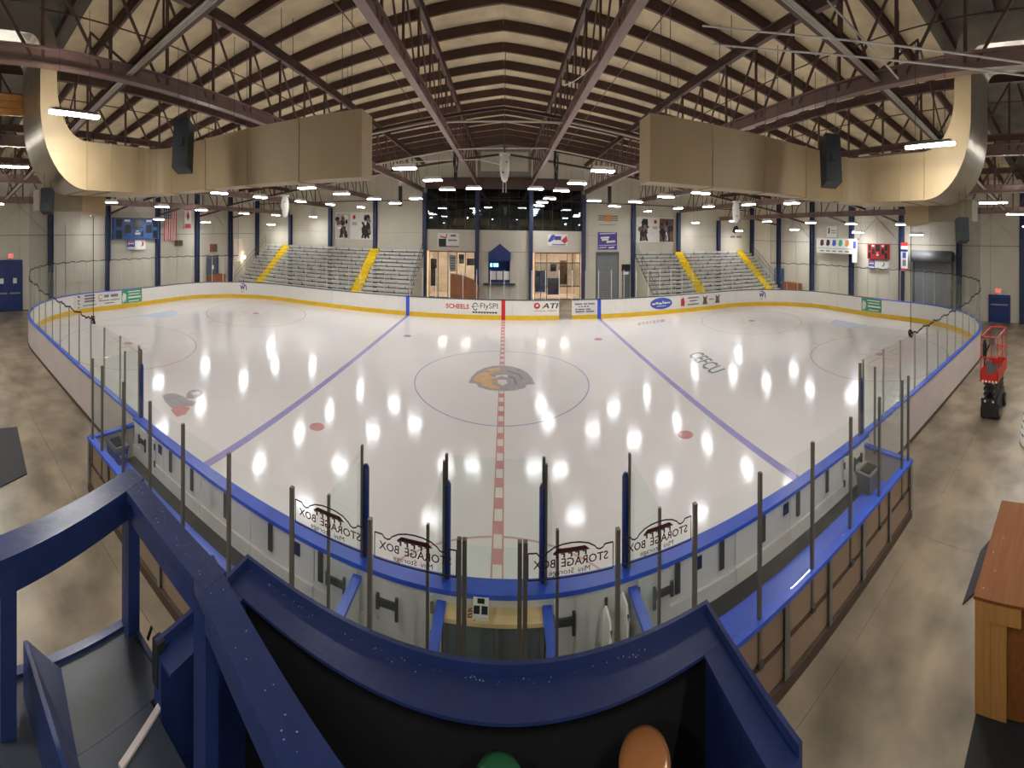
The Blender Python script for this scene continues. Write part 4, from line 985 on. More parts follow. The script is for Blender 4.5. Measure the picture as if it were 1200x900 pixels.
# bench seats, floor mats
for i, (a, b, nm) in enumerate(((XE0 + .2, -2.55, 'left'), (2.55, XE1 - .2, 'right'))):
    r = root('players_bench', ((a + b) / 2, YB + .3, 0), 'long blue two-plank players bench on the %s' % nm, 'bench')
    MB().box(a, b, YB + .2, YB + .56, .46, .51).build('plank', 'cap_blue', r); MB().box(a, b, YB + .59, YB + .98, .46, .51).build('plank', 'cap_blue', r)
    k = a + .4
    while k < b: MB().box(k - .04, k + .04, YB + .24, YB + .94, .02, .46).build('support', 'galv', r); k += 1.5
    o = MB().box(a, b, YB + 1.0, YK - .06, FZ, .4).build('rubber_step', 'rubber'); tag(o, 'dark rubber topped step in front of the %s players bench' % nm, 'step')
o = MB().box(-2.45, 2.45, YB + .1, YK - .06, 0, .06).build('floor_mat', 'rubber'); tag(o, 'dark rubber mat on the penalty box floor', 'mat')
# back of the near boards along the benches
MB().box(XBL - .02, XBR + .02, -HW - .26, -HW + .035, BH - .032, BH + .02).build('bench_shelf', 'cap_blue', bd)
bb = root('bench_board_backing', (0, YK, 0), 'white inner backing of the boards along the benches with steel brackets', 'boards')
k = XBL
segs = []
while k < XBR - .1:
    e = min(k + 1.6, XBR); segs.append((k, e)); k = e
for a, b in segs:
    MB().box(a + .008, b - .008, YK - .05, YK + .03, .06, .6).build('kick_panel', 'board_back', bb)
    MB().box(a + .008, b - .008, YK - .01, YK + .03, .61, BH - .04).build('backing_panel', 'board_back', bb)
for x in [-8.9, -7.8, -6.9, -5.7, -4.4, -3.2, 3.3, 4.3, 5.4, 6.5, 7.6, 8.5]:
    MB().box(x - .05, x + .05, YK - .045, YK - .01, .7, BH - .04).build('bracket', 'iron', bb)
for x in (-8.3, -3.75, 3.75, 6.1): MB().box(x - .08, x + .08, YK - .03, YK - .01, .85, 1.0).build('name_plate', 'navy_steel', bb)
# gates: latches and hinges
def gate(x0, x1, sgn, label):
    r = root('bench_gate', ((x0 + x1) / 2, YK, .1), label, 'gate', 'bench and penalty gates')
    lf = sub(MB().box(x0, x1, YK - .06, YK - .02, .12, BH - .05).build('leaf', 'board_back', r))
    xl, xh = (x0, x1) if sgn > 0 else (x1, x0)
    MB().cbox((xl + sgn * .16, YK - .08, .82), (.34, .03, .08)).build('latch_bar', 'iron', lf); MB().cbox((xl + sgn * .33, YK - .09, .8), (.05, .04, .24)).build('latch_handle', 'iron', lf)
    MB().cbox((xl - sgn * .02, YK - .08, .82), (.06, .05, .16)).build('latch_keeper', 'iron', r); MB().cbox((xl - sgn * .0, YK - .075, .32), (.09, .03, .12)).build('stop', 'iron', lf)
    for z in (.3, .62, .92): MB().cbox((xh, YK - .075, z), (.05, .03, .11)).build('hinge', 'iron', lf)
gate(-3.0, -2.45, 1, 'white gate with dark latch at the inner end of the left bench')
gate(-2.0, -1.05, 1, 'white penalty box gate left of the timekeeper counter')
gate(1.0, 1.9, 1, 'white penalty box gate right of the timekeeper counter')
gate(2.5, 3.13, -1, 'white gate with dark latch at the inner end of the right bench')
gate(-9.3, -8.5, 1, 'white gate at the outer end of the left bench')
gate(8.3, 9.1, -1, 'white gate at the outer end of the right bench')
# dividers between the boxes: low wall, blue cap, glass on top, navy padded post at the ice
for i, (x, lb) in enumerate(((-2.42, 'outer left'), (-.89, 'inner left'), (.88, 'inner right'), (2.39, 'outer right'))):
    r = root('box_divider', (x, -13.9, 0), 'glass divider with blue capped low wall beside the penalty boxes, %s' % lb, 'divider', 'penalty box dividers')
    MB().box(x - .04, x + .04, YB + .1, YK - .05, .06, .95).build('low_wall', 'board_back', r)
    MB().box(x - .08, x + .08, YB + .1, YK - .05, .95, 1.0).build('cap', 'cap_blue', r)
    MB().box(x - .006, x + .006, YB + .33, -HW - .1, 1.02, 2.34).build('glass_pane', 'glass_green', r)
    MB().cbox((x, YB + .32, 1.64), (.04, .04, 1.4)).build('glass_post', 'post_bronze', r)
    MB().cbox((x, -HW - .09, 1.72), (.04, .05, 1.3)).build('glass_post', 'post_bronze', r)
    MB().lathe([(.05, 0), (.065, .02), (.065, 1.0), (.04, 1.04)], (x + (.05 if x < 0 else -.05), -HW - .02, 1.09), 12).build('post_pad', 'door_navy', r, True)
# timekeeper glass and counter
tg = root('timekeeper_glass', (-.15, -HW - .05, BH), 'tall glass pane in front of the timekeeper counter', 'glass')
MB().box(-.83, .82, -HW - .06, -HW - .045, BH + .03, 2.42).build('glass_pane', 'glass_green', tg)
for x in (-.85, .84): MB().cbox((x, -HW - .05, 1.75), (.05, .05, 1.36)).build('glass_post', 'post_bronze', tg)
tc = root('timekeeper_counter', (-.15, -13.35, .06), 'pale wooden timekeeper counter between the penalty boxes', 'counter')
MB().box(-.83, .82, -13.46, YK - .02, .93, .97).build('top', 'wood_counter', tc)
MB().box(-.83, .82, -13.42, -13.36, .06, .93).build('front_panel', 'plastic_grey', tc)
for x in (-.8, .05, .78): MB().box(x - .03, x + .03, -13.45, -13.41, .06, .93).build('leg_panel', 'galv', tc)
sc = root('score_console', (-0.230, -13.4, .78), 'grey scoreboard control console with two dark keypads', 'console')
scc = sub(MB().hexa([(-0.350, -13.55, .78), (-0.090, -13.55, .78), (-0.090, -13.25, .78), (-0.350, -13.25, .78), (-0.350, -13.55, .82), (-0.090, -13.55, .82), (-0.090, -13.25, .9), (-0.350, -13.25, .9)]).build('case', 'plastic_white', sc))
for x in (-.285, -.155): MB().hexa([(x - .05, -13.51, .826), (x + .05, -13.51, .826), (x + .05, -13.39, .858), (x - .05, -13.39, .858), (x - .05, -13.515, .836), (x + .05, -13.515, .836), (x + .05, -13.395, .868), (x - .05, -13.395, .868)]).build('keypad', 'screen_dark', scc)
MB().hexa([(-0.280, -13.35, .868), (-0.160, -13.35, .868), (-0.160, -13.28, .886), (-0.280, -13.28, .886), (-0.280, -13.352, .878), (-0.160, -13.352, .878), (-0.160, -13.282, .9), (-0.280, -13.282, .9)]).build('display', 'screen_dark', scc)
pts = [(-.37 - .06 * math.sin(k * .9), -13.3 - .02 * k + .03 * math.cos(k * 1.7), .79) for k in range(14)]
MB().tube(pts, .006, 5).build('cord', 'print_brown', sc, True)
o = MB().box(-.95, -0.470, -13.75, -13.5, .06, .36).build('equipment_case', 'iron'); tag(o, 'dark equipment case on the floor under the timekeeper counter', 'case')
MB().cbox((-0.650, -13.76, .25), (.12, .01, .1)).build('case_label', 'paper', o)
sc.location = (sc.location.x, -13.33, .97); sc.scale = (1, .62, 1)
# folded white chairs leaning in the right penalty box
for i, (x, y, a, lb) in enumerate(((1.72, -13.75, .14, 'nearer the gate latch'), (2.02, -13.6, .2, 'nearer the blue capped divider'))):
    r = root('folding_chair', (x, y, .06), 'folded white plastic chair leaning in penalty box, %s' % lb, 'chair', 'folded white chairs')
    fn = lambda u, v, w: (x + v * a * .6 + w, y + u + v * .12, .06 + v)
    MB().prism([(-.2, .38), (.2, .38), (.22, .7), (.2, .92), (.12, 1.0), (-.12, 1.0), (-.2, .92), (-.22, .7)], fn, .035).build('backrest', 'plastic_white', r)
    MB().prism([(-.2, .02), (.2, .02), (.22, .25), (.2, .55), (-.2, .55), (-.22, .25)], lambda u, v, w: (x + .07 + v * a * .6 + w, y + u + v * .12, .08 + v), .04).build('seat', 'plastic_white', r)
    for q in (-.19, .19): 
        MB().tube([fn(q, 0, .02), fn(q, .95, .02)], .014, 6).build('leg', 'iron', r); MB().tube([fn(q * .85, 0, .09), fn(q * .85, .7, .05)], .014, 6).build('leg', 'iron', r)
# bins at the bench ends
def bin_(loc, mat, lid, label):
    r = root('waste_bin', loc, label, 'bin'); x, y, z = loc
    MB().hexa([(x - .2, y - .16, z), (x + .2, y - .16, z), (x + .2, y + .16, z), (x - .2, y + .16, z), (x - .27, y - .22, z + .72), (x + .27, y - .22, z + .72), (x + .27, y + .22, z + .72), (x - .27, y + .22, z + .72)]).build('body', mat, r)
    rm = sub(MB().box(x - .29, x + .29, y - .24, y + .24, z + .72, z + .78).build('rim', lid, r)); MB().box(x - .2, x + .2, y - .15, y + .15, z + .78, z + .8).build('opening', 'black', rm)
    MB().box(x + .28, x + .36, y - .1, y + .1, z + .6, z + .64).build('handle', lid, r)
bin_((-9.45, -13.95, .06), 'plastic_blue', 'plastic_grey', 'blue recycling bin at the left end of the bench')
bin_((8.75, -13.75, .06), 'plastic_grey', 'plastic_grey', 'grey waste bin at the right end of the bench')

# ------------------------------------------------------------------ hall lights
LIGHTS = [(128, 237), (190, 242), (236, 246), (286, 250), (113, 252), (186, 257), (241, 260.5), (257, 226), (359, 220), (305, 231), (400, 227), (352, 236), (323, 252),
          (318, 263), (367, 254), (387, 239.5), (438, 233), (423, 242.7), (463, 238), (474, 197), (507, 211), (524, 222), (487, 232.7), (555, 220.6),
          (821, 226), (780, 230.5), (744.5, 236.5), (720, 241.5), (794.5, 244), (830, 242), (759, 247.5), (815, 261), (877, 239.5), (859.5, 259), (866, 270.5), (927.5, 238),
          (899, 259.5), (950, 261), (997.5, 262.5), (1057, 263), (931, 269), (1005, 272.5), (1074, 275), (706, 200), (676, 214.7), (657.6, 223.4), (644, 232.7), (635, 237), (627.5, 221.3), (696, 235)]
def lamp_mesh(axis):
    L_, W_ = (1.25, .42) if axis == 'x' else (.42, 1.25)
    if axis == 's': L_, W_ = .16, 1.35
    a, b = L_ / 2, W_ / 2
    hh = .05 if axis == 's' else .13
    h = MB().hexa([(-a, -b, 0), (a, -b, 0), (a, b, 0), (-a, b, 0), (-a * .82, -b * .82, hh), (a * .82, -b * .82, hh), (a * .82, b * .82, hh), (-a * .82, b * .82, hh)]).mesh('housing', 'galv' if axis == 's' else 'white_paint')
    d = MB().box(-a * .95, a * .95, -b * .95, b * .95, -.035, -.002).mesh('diffuser', 'lamp_strip' if axis == 's' else 'lamp')
    return h, d
LM = {k: lamp_mesh(k) for k in 'xys'}
rod = MB().tube([(0, 0, .12), (0, 0, 1.6)], .008, 4).mesh('hanger', 'iron')
def place_lamp(p, kind, label, hang=1.6, grp='hanging hall lights'):
    r = root('ceiling_light', p, label, 'light', grp)
    link(LM[kind][0], 'housing', r, (0, 0, 0), local=True); link(LM[kind][1], 'diffuser', r, (0, 0, 0), local=True)
    for q in (-.4, .4): link(rod, 'hanger', r, ((q, 0, 0) if kind == 'x' else (0, q, 0)), local=True)
pos = []
for px, py in LIGHTS:
    th, te = ray(px, py)
    rho = 2.2 / (max(te, .002) + .045 * abs(math.sin(th)))
    rho = min(rho, 39.5 / math.cos(th), 31.5 / max(.01, abs(math.sin(th))))
    pos.append(at(px, py, rho=rho))
for q in ((-5.5, -8), (-12, -8), (5.5, -8), (12, -8)): pos.append(Vector((*q, 7.02 - .045 * abs(q[0])))); LIGHTS.append((X0 + FX * math.atan2(q[0] - CAM.x, q[1] - CAM.y), 0))  # unseen lights added behind the ducts, to even out the near ice
order = sorted(range(len(pos)), key=lambda i: (pos[i].x))
for n_, i in enumerate(order):
    p = pos[i]; side = 'left of' if p.x < 0 else 'right of'
    same = sorted([j for j in order if (pos[j].x < 0) == (p.x < 0)], key=lambda j: LIGHTS[j][0])
    place_lamp(p, 'x' if abs(p.x) < 15 else 'y', 'bright white hanging light %s the centre line, %s from the left' % (side, ORD[same.index(i)]))
for (px, py, rho, nm) in ((87.5, 133, 9.0, 'nearest on the left, in front of the duct elbow'), (17, 195, 16.8, 'at the left edge below the duct elbow'), (1089, 169, 9.0, 'nearest on the right, in front of the duct elbow'), (1164, 237, 16.8, 'at the right edge below the duct elbow')):
    place_lamp(at(px, py, rho=rho), 's', 'long bright strip light %s' % nm, grp='strip lights near the camera')

# mostly unseen strip lights added along the near walkway, to light the foreground
for i, (x, y, z) in enumerate([(x, y, 6.6 - .05 * abs(x)) for y in (-16.0, -20.6) for x in (-26, -20, -14.2, -8.4, -2.8, 2.8, 8.4, 14.2, 20, 26) if not (y == -16.0 and abs(x) < 5) and not (y == -16.0 and 8 < abs(x) < 15)]):
    place_lamp(Vector((x, y, z)), 's', 'added strip light over the near walkway behind the camera platform, %s of its row' % ORD[i], grp='added strip lights of the near walkway')

# ------------------------------------------------------------------ air ducts
def sweep(mb, pts, w, h):
    """rectangular duct along a path; side stays horizontal where it can"""
    pts = [Vector(p) for p in pts]; rings = []; side = None
    for i, p in enumerate(pts):
        d = (pts[min(i + 1, len(pts) - 1)] - pts[max(i - 1, 0)]).normalized()
        if side is None: side = d.cross(Vector((0, 0, 1))).normalized()
        side = (side - d * side.dot(d)).normalized(); up = side.cross(d)
        rings.append([p + side * a * w / 2 + up * b * h / 2 for a, b in ((-1, -1), (1, -1), (1, 1), (-1, 1))])
    vs = [q for R in rings for q in R]; n = len(pts)
    fs = [(i * 4 + k, i * 4 + (k + 1) % 4, i * 4 + 4 + (k + 1) % 4, i * 4 + 4 + k) for i in range(n - 1) for k in range(4)] + [(3, 2, 1, 0), tuple(n * 4 - 4 + k for k in range(4))]
    return mb.add(vs, fs)
DZ, DW, DH, DY = 5.91, .6, .87, 7.3
for s, nm in ((-1, 'left'), (1, 'right')):
    r = root('air_duct', (s * 7, CAM.y + DY, DZ), 'large beige rectangular air duct with curved elbow on the %s' % nm, 'duct')
    P = lambda x, dy, z: (CAM.x + s * x, CAM.y + dy, z)
    x = 2.92
    for i, L_ in enumerate((1.55, 1.55, 1.55, 1.55)):
        ds = sub(MB().box(*sorted((CAM.x + s * x, CAM.x + s * (x + L_ - .012))), CAM.y + DY - DW / 2, CAM.y + DY + DW / 2, DZ - DH / 2, DZ + DH / 2).build('duct_section', 'duct_paint', r))
        mb = MB(); xx = CAM.x + s * (x + L_); e = .018
        mb.box(*sorted((xx - .01, xx + .01)), CAM.y + DY - DW / 2 - e, CAM.y + DY + DW / 2 + e, DZ - DH / 2 - e, DZ + DH / 2 + e); mb.build('flange', 'duct_paint', ds)
        x += L_
    # bend towards the camera side, widening into a trunk that runs along the hall
    XI, XO = 9.8, 11.7                       # inner (seen) and outer side of the trunk
    inner = [(x, DY - DW / 2)] + [(XI - .75 + .75 * math.sin(a), DY - DW / 2 - .75 * (1 - math.cos(a))) for a in [PI / 2 * k / 6 for k in range(7)]]
    outer = [(x, DY + DW / 2)] + [(XO - 1.6 + 1.6 * math.sin(a), DY + DW / 2 - 1.4 * (1 - math.cos(a))) for a in [PI / 2 * k / 6 for k in range(7)]]
    mb = MB(); vs = []
    for (a, b), (c, d) in zip(inner, outer): vs += [P(a, b, DZ - DH / 2), P(c, d, DZ - DH / 2), P(c, d, DZ + DH / 2), P(a, b, DZ + DH / 2)]
    mb.add(vs, [(i * 4 + k, i * 4 + (k + 1) % 4, i * 4 + 4 + (k + 1) % 4, i * 4 + 4 + k) for i in range(7) for k in range(4)]); mb.build('side_bend', 'duct_paint', r)
    yk = DY - DW / 2 - .75
    for y0, y1 in ((yk, 5.2), (5.2, 4.42)):
        a0, a1 = sorted((CAM.x + s * XI, CAM.x + s * XO)); MB().box(a0, a1, CAM.y + y1 + .006, CAM.y + y0 - .006, DZ - DH / 2, DZ + DH / 2).build('duct_section', 'duct_paint', r)
        MB().box(a0 - .018, a1 + .018, CAM.y + y1 - .01, CAM.y + y1 + .01, DZ - DH / 2 - .018, DZ + DH / 2 + .018).build('flange', 'duct_paint', r)
    # rising elbow: painted cheeks, bare metal heel
    y2, n_ = 4.4, 12; hz, tz = DZ - DH / 2, DZ + DH / 2
    heel = [(y2 - 1.43 * math.sin(PI / 2 * k / n_), hz + 1.42 * (1 - math.cos(PI / 2 * k / n_))) for k in range(n_ + 1)]
    thr = [(y2 - .93 * math.sin(PI / 2 * k / n_), tz + .95 * (1 - math.cos(PI / 2 * k / n_))) for k in range(n_ + 1)]
    heel.append((heel[-1][0], 7.9)); thr.append((thr[-1][0], 7.9))
    for q, nmn in ((XI, 'cheek'), (XO, 'cheek')):
        mb = MB(); vs = []
        for w in (0, .02):
            for a, b in zip(heel, thr): vs += [P(q + w, *a), P(q + w, *b)]
        m = 2 * len(heel); fs = []
        for k in range(len(heel) - 1):
            for o_ in (0, m): fs.append((o_ + 2 * k, o_ + 2 * k + 1, o_ + 2 * k + 3, o_ + 2 * k + 2))
            for o2 in (0, 1): fs.append((2 * k + o2, 2 * k + 2 + o2, m + 2 * k + 2 + o2, m + 2 * k + o2))
        mb.add(vs, fs); mb.build(nmn, 'duct_paint', r)
    for crv, nmn, mt, ext in ((heel, 'heel_sheet', 'duct_metal', .012), (thr, 'throat_sheet', 'duct_paint', 0)):
        mb = MB(); vs = []
        for a in crv: vs += [P(XI - ext, *a), P(XO + .02, *a)]
        mb.add(vs, [(2 * k, 2 * k + 1, 2 * k + 3, 2 * k + 2) for k in range(len(crv) - 1)]); mb.build(nmn, mt, r, True)
    e = [P((XI + XO) / 2, 3.22 - .55 * (1 - math.cos(a)), 7.85 + .5 * math.sin(a)) for a in [PI / 2 * k / 6 for k in range(7)]] + [P((XI + XO) / 2, 1.2, 8.35)]
    mb = MB(); sweep(mb, e, XO - XI, .5); mb.build('return_elbow', 'duct_metal', r)
    for xx in (3.4, 5.0, 6.5, 8.0):
        for w in (-.25, .25): MB().tube([P(xx, DY + w, DZ + DH / 2), P(xx, DY + w, 8.4 - .082 * xx)], .008, 4).build('hanger', 'iron', r)
    # lower branch with flared outlet
    b = root('branch_duct', P(12.5, 4.8, 5.2), 'short grey metal branch duct with pale flared outlet under the %s elbow' % nm, 'duct')
    y0, y1, y2_ = CAM.y + 3.65, CAM.y + 5.3, CAM.y + 6.2; xa, xb = sorted((CAM.x + s * 12.2, CAM.x + s * 12.9)); z0, z1 = 5.16, 5.62
    MB().box(xa, xb, y0, y1, z0, z1).build('body', 'duct_dull', b)
    MB().hexa([(xa, y1, z0), (xb, y1, z0), (xb + .1, y2_, z0 - .1), (xa - .1, y2_, z0 - .1), (xa, y1, z1), (xb, y1, z1), (xb + .1, y2_, z1 + .06), (xa - .1, y2_, z1 + .06)]).build('flared_outlet', 'duct_paint', b)
    for k in range(6): MB().box(xa - .11, xb + .11, y2_, y2_ + .015, z0 - .08 + k * .09, z0 - .06 + k * .09).build('grille_bar', 'iron', b)
    for yy in (y0 + .3, y1 - .2): MB().tube([((xa + xb) / 2, yy, z1), ((xa + xb) / 2, yy, 7.4)], .01, 4).build('hanger', 'iron', b)

# ------------------------------------------------------------------ loudspeakers
def speaker(px, py, rho, w, h, d, label, tilt, rz):
    p = at(px, py, rho=rho); r = root('loudspeaker', p, label, 'speaker', 'hanging loudspeakers', rz=rz)
    M = Matrix.Rotation(tilt, 4, 'X')
    def bx(c, dd, nm, mt): 
        mb = MB(); mb.cbox(c, dd); mb.v = [tuple(M @ Vector(v)) for v in mb.v]; o = mb.build(nm, mt); o.parent = r
    bx((0, 0, 0), (w, d, h), 'cabinet', 'speaker_black'); bx((0, d / 2 + .006, 0), (w * .92, .012, h * .94), 'grille', 'black'); bx((0, -d / 2 - .01, 0), (w * .3, .02, .12), 'input_plate', 'speaker_black')
    for q in (-.3, .3):
        o = MB().tube([(q * w, 0, h * .45), (q * w, -.05, h * .45 + 7.6 - .06 * abs(p.x) - p.z)], .008, 4).build('hanging_cable', 'iron'); o.parent = r
speaker(214.5, 172, 9.0, .4, .74, .4, 'black loudspeaker hanging in front of the left duct', -.18, .5)
speaker(973, 189, 9.0, .4, .74, .4, 'black loudspeaker hanging in front of the right duct', -.18, -.5)
speaker(55.5, 236, 11.5, .36, .46, .3, 'small black loudspeaker under the left branch duct', -.2, .9)
speaker(1127.5, 270, 11.5, .36, .46, .3, 'small black loudspeaker under the right branch duct', -.2, -.9)

# ------------------------------------------------------------------ hanging white pods, cables and pipes under the roof
for px, py, rho, k, lb in ((591, 196, 20, 1, 'above centre ice'), (334, 241, 26, .95, 'on the left'), (862.5, 248, 26, .95, 'on the right')):
    p = at(px, py, rho=rho); r = root('hanging_pod', p, 'white oval pod with dark lenses hanging %s' % lb, 'pod', 'white hanging pods')
    sh = sub(MB().lathe([(.06, -.5), (.16, -.44), (.24, -.25), (.27, 0), (.26, .2), (.2, .36), (.1, .4)], p, 18).build('shell', 'plastic_white', r, True))
    MB().lathe([(.3, .4), (.3, .45), (.1, .47)], p, 18).build('top_plate', 'plastic_white', r)
    for dx, dz in ((.1, .15), (-.09, -.2)): MB().lathe([(.04, -.02), (.05, 0), (.04, .02)], p + Vector((dx, -.235, dz)), 10).build('lens', 'black', sh)
    MB().tube([p + Vector((0, 0, .45)), Vector((p.x, p.y, roof(p.x) - .05))], .02, 6).build('drop_rod', 'iron', r)
    if k == 1:
        for dx in (-.08, .08): MB().tube([p + Vector((dx, 0, -.45)), p + Vector((dx, 0, -.85))], .03, 6).build('prong', 'aluminium', r)
        for q in range(5): MB().tube([p + Vector((.05 * math.cos(q), .05 * math.sin(q), .45)), p + Vector((.15 * math.cos(q * 2), .1, .9)), p + Vector((.02 * q, 0, 1.5))], .012, 5).build('cable_bundle', 'iron', r)
def cable(pts, r, mat, label, cat='cable', grp=None):
    o = MB().tube(pts, r, 6).build('overhead_' + cat, mat, None, True); tag(o, label, cat, grp); return o
def sag(a, b, s, n=14): return [a.lerp(b, i / n) - Vector((0, 0, s * 4 * (i / n) * (1 - i / n))) for i in range(n + 1)]
cable(sag(at(822, 30, rho=9), at(1230, 78, rho=7.5), .25), .014, 'cable_white', 'upper white cable sagging across the right roof trusses', grp='white cables on the right')
cable(sag(at(835, 52, rho=9.2), at(1230, 92, rho=7.6), .22), .014, 'cable_white', 'lower white cable sagging across the right roof trusses', grp='white cables on the right')
cable([at(968, 0, rho=8), at(1052, 92, rho=9)], .02, 'pipe_light', 'pale straight conduit slanting over the right bracing beam', 'pipe')
cable([at(440, 193, rho=22), at(535, 175, rho=24), at(640, 174, rho=24), at(745, 196, rho=22)], .03, 'pipe_light', 'lower pale sprinkler pipe crossing under the ridge', 'pipe')
cable([at(480, 190, rho=25), at(560, 187, rho=27), at(586, 193, rho=22)], .02, 'cable_white', 'white cable running to the centre hanging pod', 'cable')
cable([at(523, 143, rho=18), at(592, 142.5, rho=18), at(662, 144, rho=18)], .03, 'pipe_light', 'upper pale sprinkler pipe between the middle trusses', 'pipe')
cable(sag(at(660, 100, rho=14), at(745, 0, rho=10), .3), .012, 'cable_white', 'thin white cable beside the middle right truss chord', 'cable')
for px, nm in ((533, 'left'), (651, 'right')):
    p = at(px, 195, rho=26); r = root('cable_bundle', p, 'dark cable bundle hanging from the %s middle truss' % nm, 'cables')
    for q in range(6): MB().tube([p + Vector((.12 * math.cos(q), .1 * math.sin(q), .9)), p + Vector((.18 * math.cos(q * 2.2), .1, .2)), p + Vector((.1 * math.cos(q * 1.3), 0, -.6 - .1 * (q % 3)))], .035, 5).build('strand', 'black', r)
for px, nm in ((469, 'left'), (714, 'right')):
    p = at(px, 230, rho=40.6); r = root('wall_speaker', p, 'tall thin dark speaker on the far wall, %s of the lounge windows' % nm, 'speaker')
    MB().cbox(p, (.35, .3, 1.35)).build('cabinet', 'speaker_black', r); MB().cbox(p + Vector((0, 0, .9)), (.4, .3, .35)).build('bracket_box', 'plastic_white', r)
# timber mezzanine edge at the far left
r = root('timber_platform', at(5, 125, rho=11.5), 'orange timber platform edge beyond the left duct', 'platform')
for k in range(3):
    a = at(-25, 112 + 9 * k, rho=11.0); b = at(38, 118 + 8 * k, rho=12.6); MB().bar(a, b, .1, .13).build('beam', 'timber', r)

# ------------------------------------------------------------------ scissor lift
lx, ly = 16.4, -15.5
r = root('scissor_lift', (lx, ly, FZ), 'red and black scissor lift parked beside the boards', 'lift')
z0 = FZ
MB().box(lx - .92, lx + .92, ly - .3, ly + .3, z0 + .1, z0 + .5).build('chassis', 'lift_dark', r)
MB().box(lx - .95, lx - .9, ly - .36, ly + .36, z0 + .42, z0 + .58).build('bumper', 'lift_dark', r)
for sx in (-.66, .66):
    for sy in (-.34, .34):
        w = sub(MB().tube([(lx + sx, ly + sy - .07, z0 + .19), (lx + sx, ly + sy + .07, z0 + .19)], .19, 18).build('wheel', 'rubber', r))
        MB().tube([(lx + sx, ly + sy - .075, z0 + .19), (lx + sx, ly + sy + .075, z0 + .19)], .1, 12).build('hub', 'galv', w)
for k in range(4):
    za, zb = z0 + .52 + .14 * k, z0 + .62 + .14 * k
    for sy in (-.26, .26):
        MB().bar((lx - .8, ly + sy, za), (lx + .8, ly + sy, zb), .05, .07).build('scissor_arm', 'lift_dark', r); MB().bar((lx - .8, ly + sy * .8, zb), (lx + .8, ly + sy * .8, za), .05, .07).build('scissor_arm', 'lift_grey', r)
for y in (-.18, .18): MB().cbox((lx - .96, ly + y, z0 + .52), (.03, .08, .05)).build('lamp', 'plastic_white', r)
zp = z0 + 1.12
MB().box(lx - .95, lx + .95, ly - .38, ly + .38, zp - .06, zp).build('platform_deck', 'lift_dark', r)
for a in ((lx - .97, lx + .97, ly - .4, ly - .37), (lx - .97, lx + .97, ly + .37, ly + .4), (lx - .97, lx - .94, ly - .4, ly + .4), (lx + .94, lx + .97, ly - .4, ly + .4)):
    MB().box(*a, zp - .1, zp + .2).build('toe_board', 'lift_red', r)
for k in range(5): MB().box(lx - .985, lx - .97, ly - .36 + .15 * k, ly - .28 + .15 * k, zp - .1, zp - .05).build('hazard_mark', 'plastic_white', r)
for sx in (-.94, 0, .94):
    for sy in (-.37, .37): MB().tube([(lx + sx, ly + sy, zp), (lx + sx, ly + sy, zp + 1.08)], .02, 8).build('rail_post', 'lift_red', r)
for z in (.55, 1.08):
    for sy in (-.37, .37): MB().tube([(lx - .94, ly + sy, zp + z), (lx + .94, ly + sy, zp + z)], .02, 8).build('guard_rail', 'lift_red', r)
    for sx in (-.94, .94): MB().tube([(lx + sx, ly - .37, zp + z), (lx + sx, ly + .37, zp + z)], .02, 8).build('guard_rail', 'lift_red', r)
MB().cbox((lx - .85, ly - .1, zp + .98), (.16, .24, .18)).build('control_box', 'lift_grey', r)
MB().cbox((lx - .96, ly - .02, zp + .3), (.03, .24, .36)).build('document_box', 'lift_grey', r)
MB().tube([(lx - .85, ly, zp + .9), (lx - .9, ly + .2, zp + .6), (lx - .8, ly + .25, zp + .3)], .03, 6).build('control_cable', 'black', r)
MB().lathe([(.06, 0), (.1, .1), (.09, .4), (.03, .5)], (lx - .8, ly + .24, zp + .5), 10).build('hung_bag', 'black', r)
# ------------------------------------------------------------------ wooden cabinet, base and mats on the right
r = root('wooden_cabinet', (6.9, -18.9, FZ), 'brown wooden cabinet with pale plywood frame at the right edge', 'cabinet')
x0, x1, y1, y0, zc, zt = 5.82, 8.0, -17.66, -20.2, .15, 1.3
MB().box(x0 + .05, x1, y0, y1 - .05, zc, zt - .03).build('carcass', 'wood_top', r)
ct = sub(MB().box(x0 - .02, x1, y0, y1 + .02, zt - .03, zt).build('top', 'wood_top', r))
MB().box(x0 - .01, x0 + .05, y1 - .75, y1, zt - .22, zt - .03).build('top_rail', 'wood_pale', r)
MB().box(x0, x0 + .05, y1 - .26, y1, zc, zt - .22).build('side_board', 'wood_pale', r)
MB().box(x0, x0 + .05, y1 - .52, y1 - .265, zc, zt - .22).build('side_board', 'wood_pale', r)
MB().box(x0 + .02, x1 - .05, y1 - .05, y1, zc, zt - .03).build('back_board', 'wood_pale', r)
MB().box(x0 + .03, x0 + .06, y0 + .1, y1 - .53, zc + .02, zt - .25).build('recessed_panel', 'wood_top', r)
for q in range(4): MB().lathe([(.012, 0), (.012, .004), (.004, .006)], (x0 + .15 + .35 * q, y1 - .1 - .12 * (q % 2), zt), 8).build('screw', 'galv', ct)
o = MB().box(5.1, 7.6, -20.2, y1 - .02, FZ, zc - .005).build('base_platform', 'rubber_black'); tag(o, 'black platform under the wooden cabinet', 'platform')
a = at(1129, 705, z=0); b = at(1150, 643, z=0)
o = MB().prism([(a.x, a.y), (b.x, b.y), (b.x + .9, b.y - .35), (a.x + .9, a.y - .5)], lambda u, v, w: (u, v, FZ + w), .025).build('floor_mat', 'rubber'); tag(o, 'dark rubber mat on the concrete beside the wooden cabinet', 'mat')
pts = [at(20, 502, z=FZ), at(32, 557, z=FZ), at(0, 573, z=FZ), at(-25, 560, z=FZ), at(-20, 505, z=FZ)]
